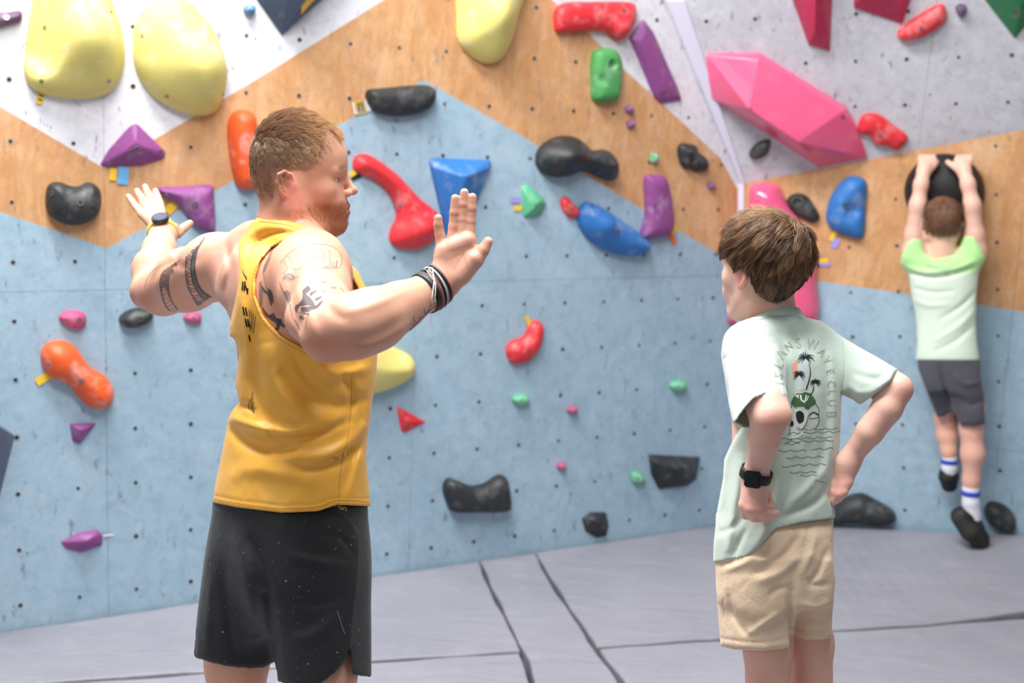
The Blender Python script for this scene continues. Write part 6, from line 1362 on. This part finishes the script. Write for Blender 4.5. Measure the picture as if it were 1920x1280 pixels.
# yellow letters on the shorts waist, half under the shirt hem
c6 = lambda *p: sc(p, 16.0, 600, 920)
ink([shorts_o], [stroke(c6((400, 420), (420, 470)), 1.2), stroke(c6((465, 430), (470, 495)), 1.6), stroke(c6((545, 430), (545, 520)), 1.6), stroke(c6((580, 425), (590, 510), (630, 560), (650, 480), (665, 470)), 1.7, 14), stroke(c6((655, 480), (680, 570), (690, 575)), 1.5), stroke(c6((690, 575), (715, 510), (750, 505), (775, 550), (768, 615)), 1.7, 14)], 'F2E27A', 'yellow_lettering', shorts_o, .0012)
ink([shorts_o], [stroke([(632, 1145), (638, 1165), (646, 1188)], 2.2)], '6E7074', 'reflective_strip', shorts_o, .0008)
# hem and armhole seams
ink(TK, [stroke([(398, 934), (444, 943), (529, 953), (596, 950), (632, 938), (695, 941)], .8), stroke([(540, 453), (507, 470), (484, 494), (474, 525), (475, 558), (491, 599), (524, 635), (572, 662), (600, 672)], .7), stroke([(488, 415), (515, 418), (550, 425), (578, 438), (586, 446)], .7),
          stroke([(660, 700), (655, 800), (640, 870), (634, 938)], .6)], 'B5781F', 'seam', man, .0004)
# tee print
T_ = [tee_o]; c7 = lambda *p: sc(p, 4.925, 1430, 600); ac = A3(1512, 735)
L_ = []
for ch, x, y, rot, fs in (('I', 153, 585, -82, 1), ('S', 145, 515, -74, 1), ('L', 150, 415, -66, 1), ('A', 170, 315, -52, 1.1), ('N', 240, 245, -38, .9), ('S', 330, 215, -12, 1.15), ('W', 460, 225, 14, 1.05), ('A', 548, 300, 42, .9), ('V', 600, 370, 55, .95), ('E', 622, 480, 72, .9), ('C', 634, 590, 84, .9), ('L', 640, 670, 88, .9), ('U', 640, 765, 90, .95), ('B', 632, 875, 92, 1.1)):
    lp = text_outline(ch, 24*fs); allp = np.concatenate(lp); cc_ = (allp.max(0)+allp.min(0))/2; a = math.radians(rot); cx, cy = x/4.925+1430, y/4.925+600
    for l in lp:
        q = (l-cc_)*A3(.85, 1); q = np.c_[q[:, 0], -q[:, 1]]; q = np.c_[q[:, 0]*math.cos(a)-q[:, 1]*math.sin(a)+cx, q[:, 0]*math.sin(a)+q[:, 1]*math.cos(a)+cy]
        q = np.concatenate([q, q[:1]]); 
        for i in range(len(q)-1):
            if np.hypot(*(q[i+1]-q[i])) > .3: L_.append(stroke([q[i], q[i+1]], .7, max(2, int(np.hypot(*(q[i+1]-q[i]))/3))))
ink(T_, L_, '869A8C', 'printed_words', boy, .0005)
def palm_tree(cx, cy, r, seed):
    rr = random.Random(seed); out = []
    for k in range(15):
        a = -math.pi*.5+(k-7)*.36; L = r*rr.uniform(.8, 1.15); x1, y1 = cx+L*math.cos(a), cy+L*math.sin(a)*.75+L*.22*abs(math.cos(a))
        xm, ym = cx+L*.55*math.cos(a), cy+L*.55*math.sin(a)*.8-L*.08; out.append(stroke([(cx, cy), (xm, ym), (x1, y1)], [1.0, 1.5, .3], 7))
    return out
a1, a2, a3 = c7((395, 350))[0], c7((335, 505))[0], c7((485, 575))[0]
ink(T_, fillpoly(c7((315, 370), (285, 400), (275, 450), (282, 500), (318, 520))), 'E9A088', 'printed_sun', boy, .0003)
ink(T_, fillpoly(c7((330, 400), (420, 400), (430, 500), (400, 640), (310, 650), (330, 560))), 'C9D1D2', 'printed_cloud', boy, .0003)
ink(T_, palm_tree(*a1, 17, 1)+palm_tree(*a2, 13, 2)+palm_tree(*a3, 11, 3)+[stroke(c7((425, 400), (440, 480), (425, 560), (400, 640)), [1, 1.6, 2.2, 2.6]), stroke(c7((470, 610), (465, 650), (440, 690)), 1.8)], '20282E', 'printed_palms', boy, .0007)
ink(T_, fillpoly(c7((265, 745), (300, 690), (350, 665), (430, 670), (480, 730), (490, 770), (450, 790), (420, 825), (370, 800), (320, 800), (290, 790), (275, 785))), '4A6B46', 'printed_island', boy, .0006)
ink(T_, [stroke(c7(*q), w, 6) for q, w in ((((310, 690), (335, 720)), 2), (((350, 690), (355, 740)), 2.6), (((360, 740), (390, 760)), 3), (((400, 690), (385, 760)), 2.4), (((420, 700), (400, 745)), 2), (((300, 705), (340, 690)), 1.5))], 'F2F4F4', 'printed_surf', boy, .001)
ink(T_, fillpoly(c7((268, 805), (330, 812), (380, 835), (410, 820), (420, 880), (400, 940), (360, 1010), (300, 1060), (255, 1060), (250, 950))), 'DDE2DC', 'printed_skull', boy, .0003)
ink(T_, fillpoly(c7((310, 850), (350, 835), (380, 870), (375, 930), (340, 955), (312, 910)))+fillpoly(c7((255, 930), (275, 925), (285, 965), (265, 985), (252, 965)))+fillpoly(c7((262, 830), (270, 850), (262, 890), (257, 850)))+
    [stroke(c7((425, 880), (470, 850), (520, 880)), 2.2), stroke(c7((430, 890), (440, 910), (500, 900), (520, 890)), 1.2), stroke(c7((420, 880), (400, 960), (360, 1010)), 1), stroke(c7((520, 890), (515, 950), (480, 1010)), 1), stroke(c7((480, 770), (515, 810), (515, 870)), .9), stroke(c7((310, 1005), (330, 990), (345, 1005)), .9), stroke(c7((265, 745), (262, 800), (250, 900), (248, 1050)), .9)], '2A3035', 'printed_skull_lines', boy, .0008)
ink(T_, sum([fillpoly(c7((x-11, y), (x, y-16), (x+11, y), (x, y+16)), 2) for x, y in ((250, 1080), (272, 1082), (297, 1080), (322, 1075), (343, 1060), (362, 1045))], []), 'F4F6F4', 'printed_teeth', boy, .0012)
wv = []
rr = random.Random(5)
for (x0, x1, y) in ((1496, 1572, 806), (1476, 1575, 812), (1462, 1560, 822), (1470, 1500, 832), (1474, 1562, 828), (1460, 1512, 845), (1520, 1562, 843), (1474, 1545, 858), (1488, 1548, 872), (1466, 1490, 874), (1480, 1530, 886), (1500, 1532, 892), (1528, 1545, 904)):
    n_ = max(4, int((x1-x0)/5)); wv.append(stroke([(x0+(x1-x0)*i/n_, y-(x0+(x1-x0)*i/n_-1470)*.03+(3.6*abs(math.sin(i*.75+y))-2)) for i in range(n_+1)], .9))
ink(T_, wv, '4F6A5A', 'printed_waves', boy, .0005)
ink(T_, [stroke([(1418, 601), (1450, 593), (1480, 591), (1506, 598)], .7), stroke([(1352, 674), (1375, 660), (1398, 664), (1418, 700), (1440, 738)], .6), stroke([(1580, 640), (1583, 690), (1578, 736)], .6)], '97A79A', 'seam', boy, .0004)

# lettering on the black wristband
lp = text_outline('The Whole', 10); allp = np.concatenate(lp); w_ = allp[:, 0].max(); L_ = []
for l in lp:
    q = np.concatenate([l, l[:1]]); t = q[:, 0]/w_; th = -.9+t*1.5; bx = 783+t*24+2.0*(q[:, 1]-3)/4*.75; by = 534+t*32-(q[:, 1]-3)*.45-3*np.sin(t*3.14)*-1
    q = np.c_[bx, by]
    for i in range(len(q)-1):
        if np.hypot(*(q[i+1]-q[i])) > .15: L_.append(stroke([q[i], q[i+1]], .45, 2))
ink([first_b], L_, 'E8E8E8', 'wristband_lettering', first_b, .0006)
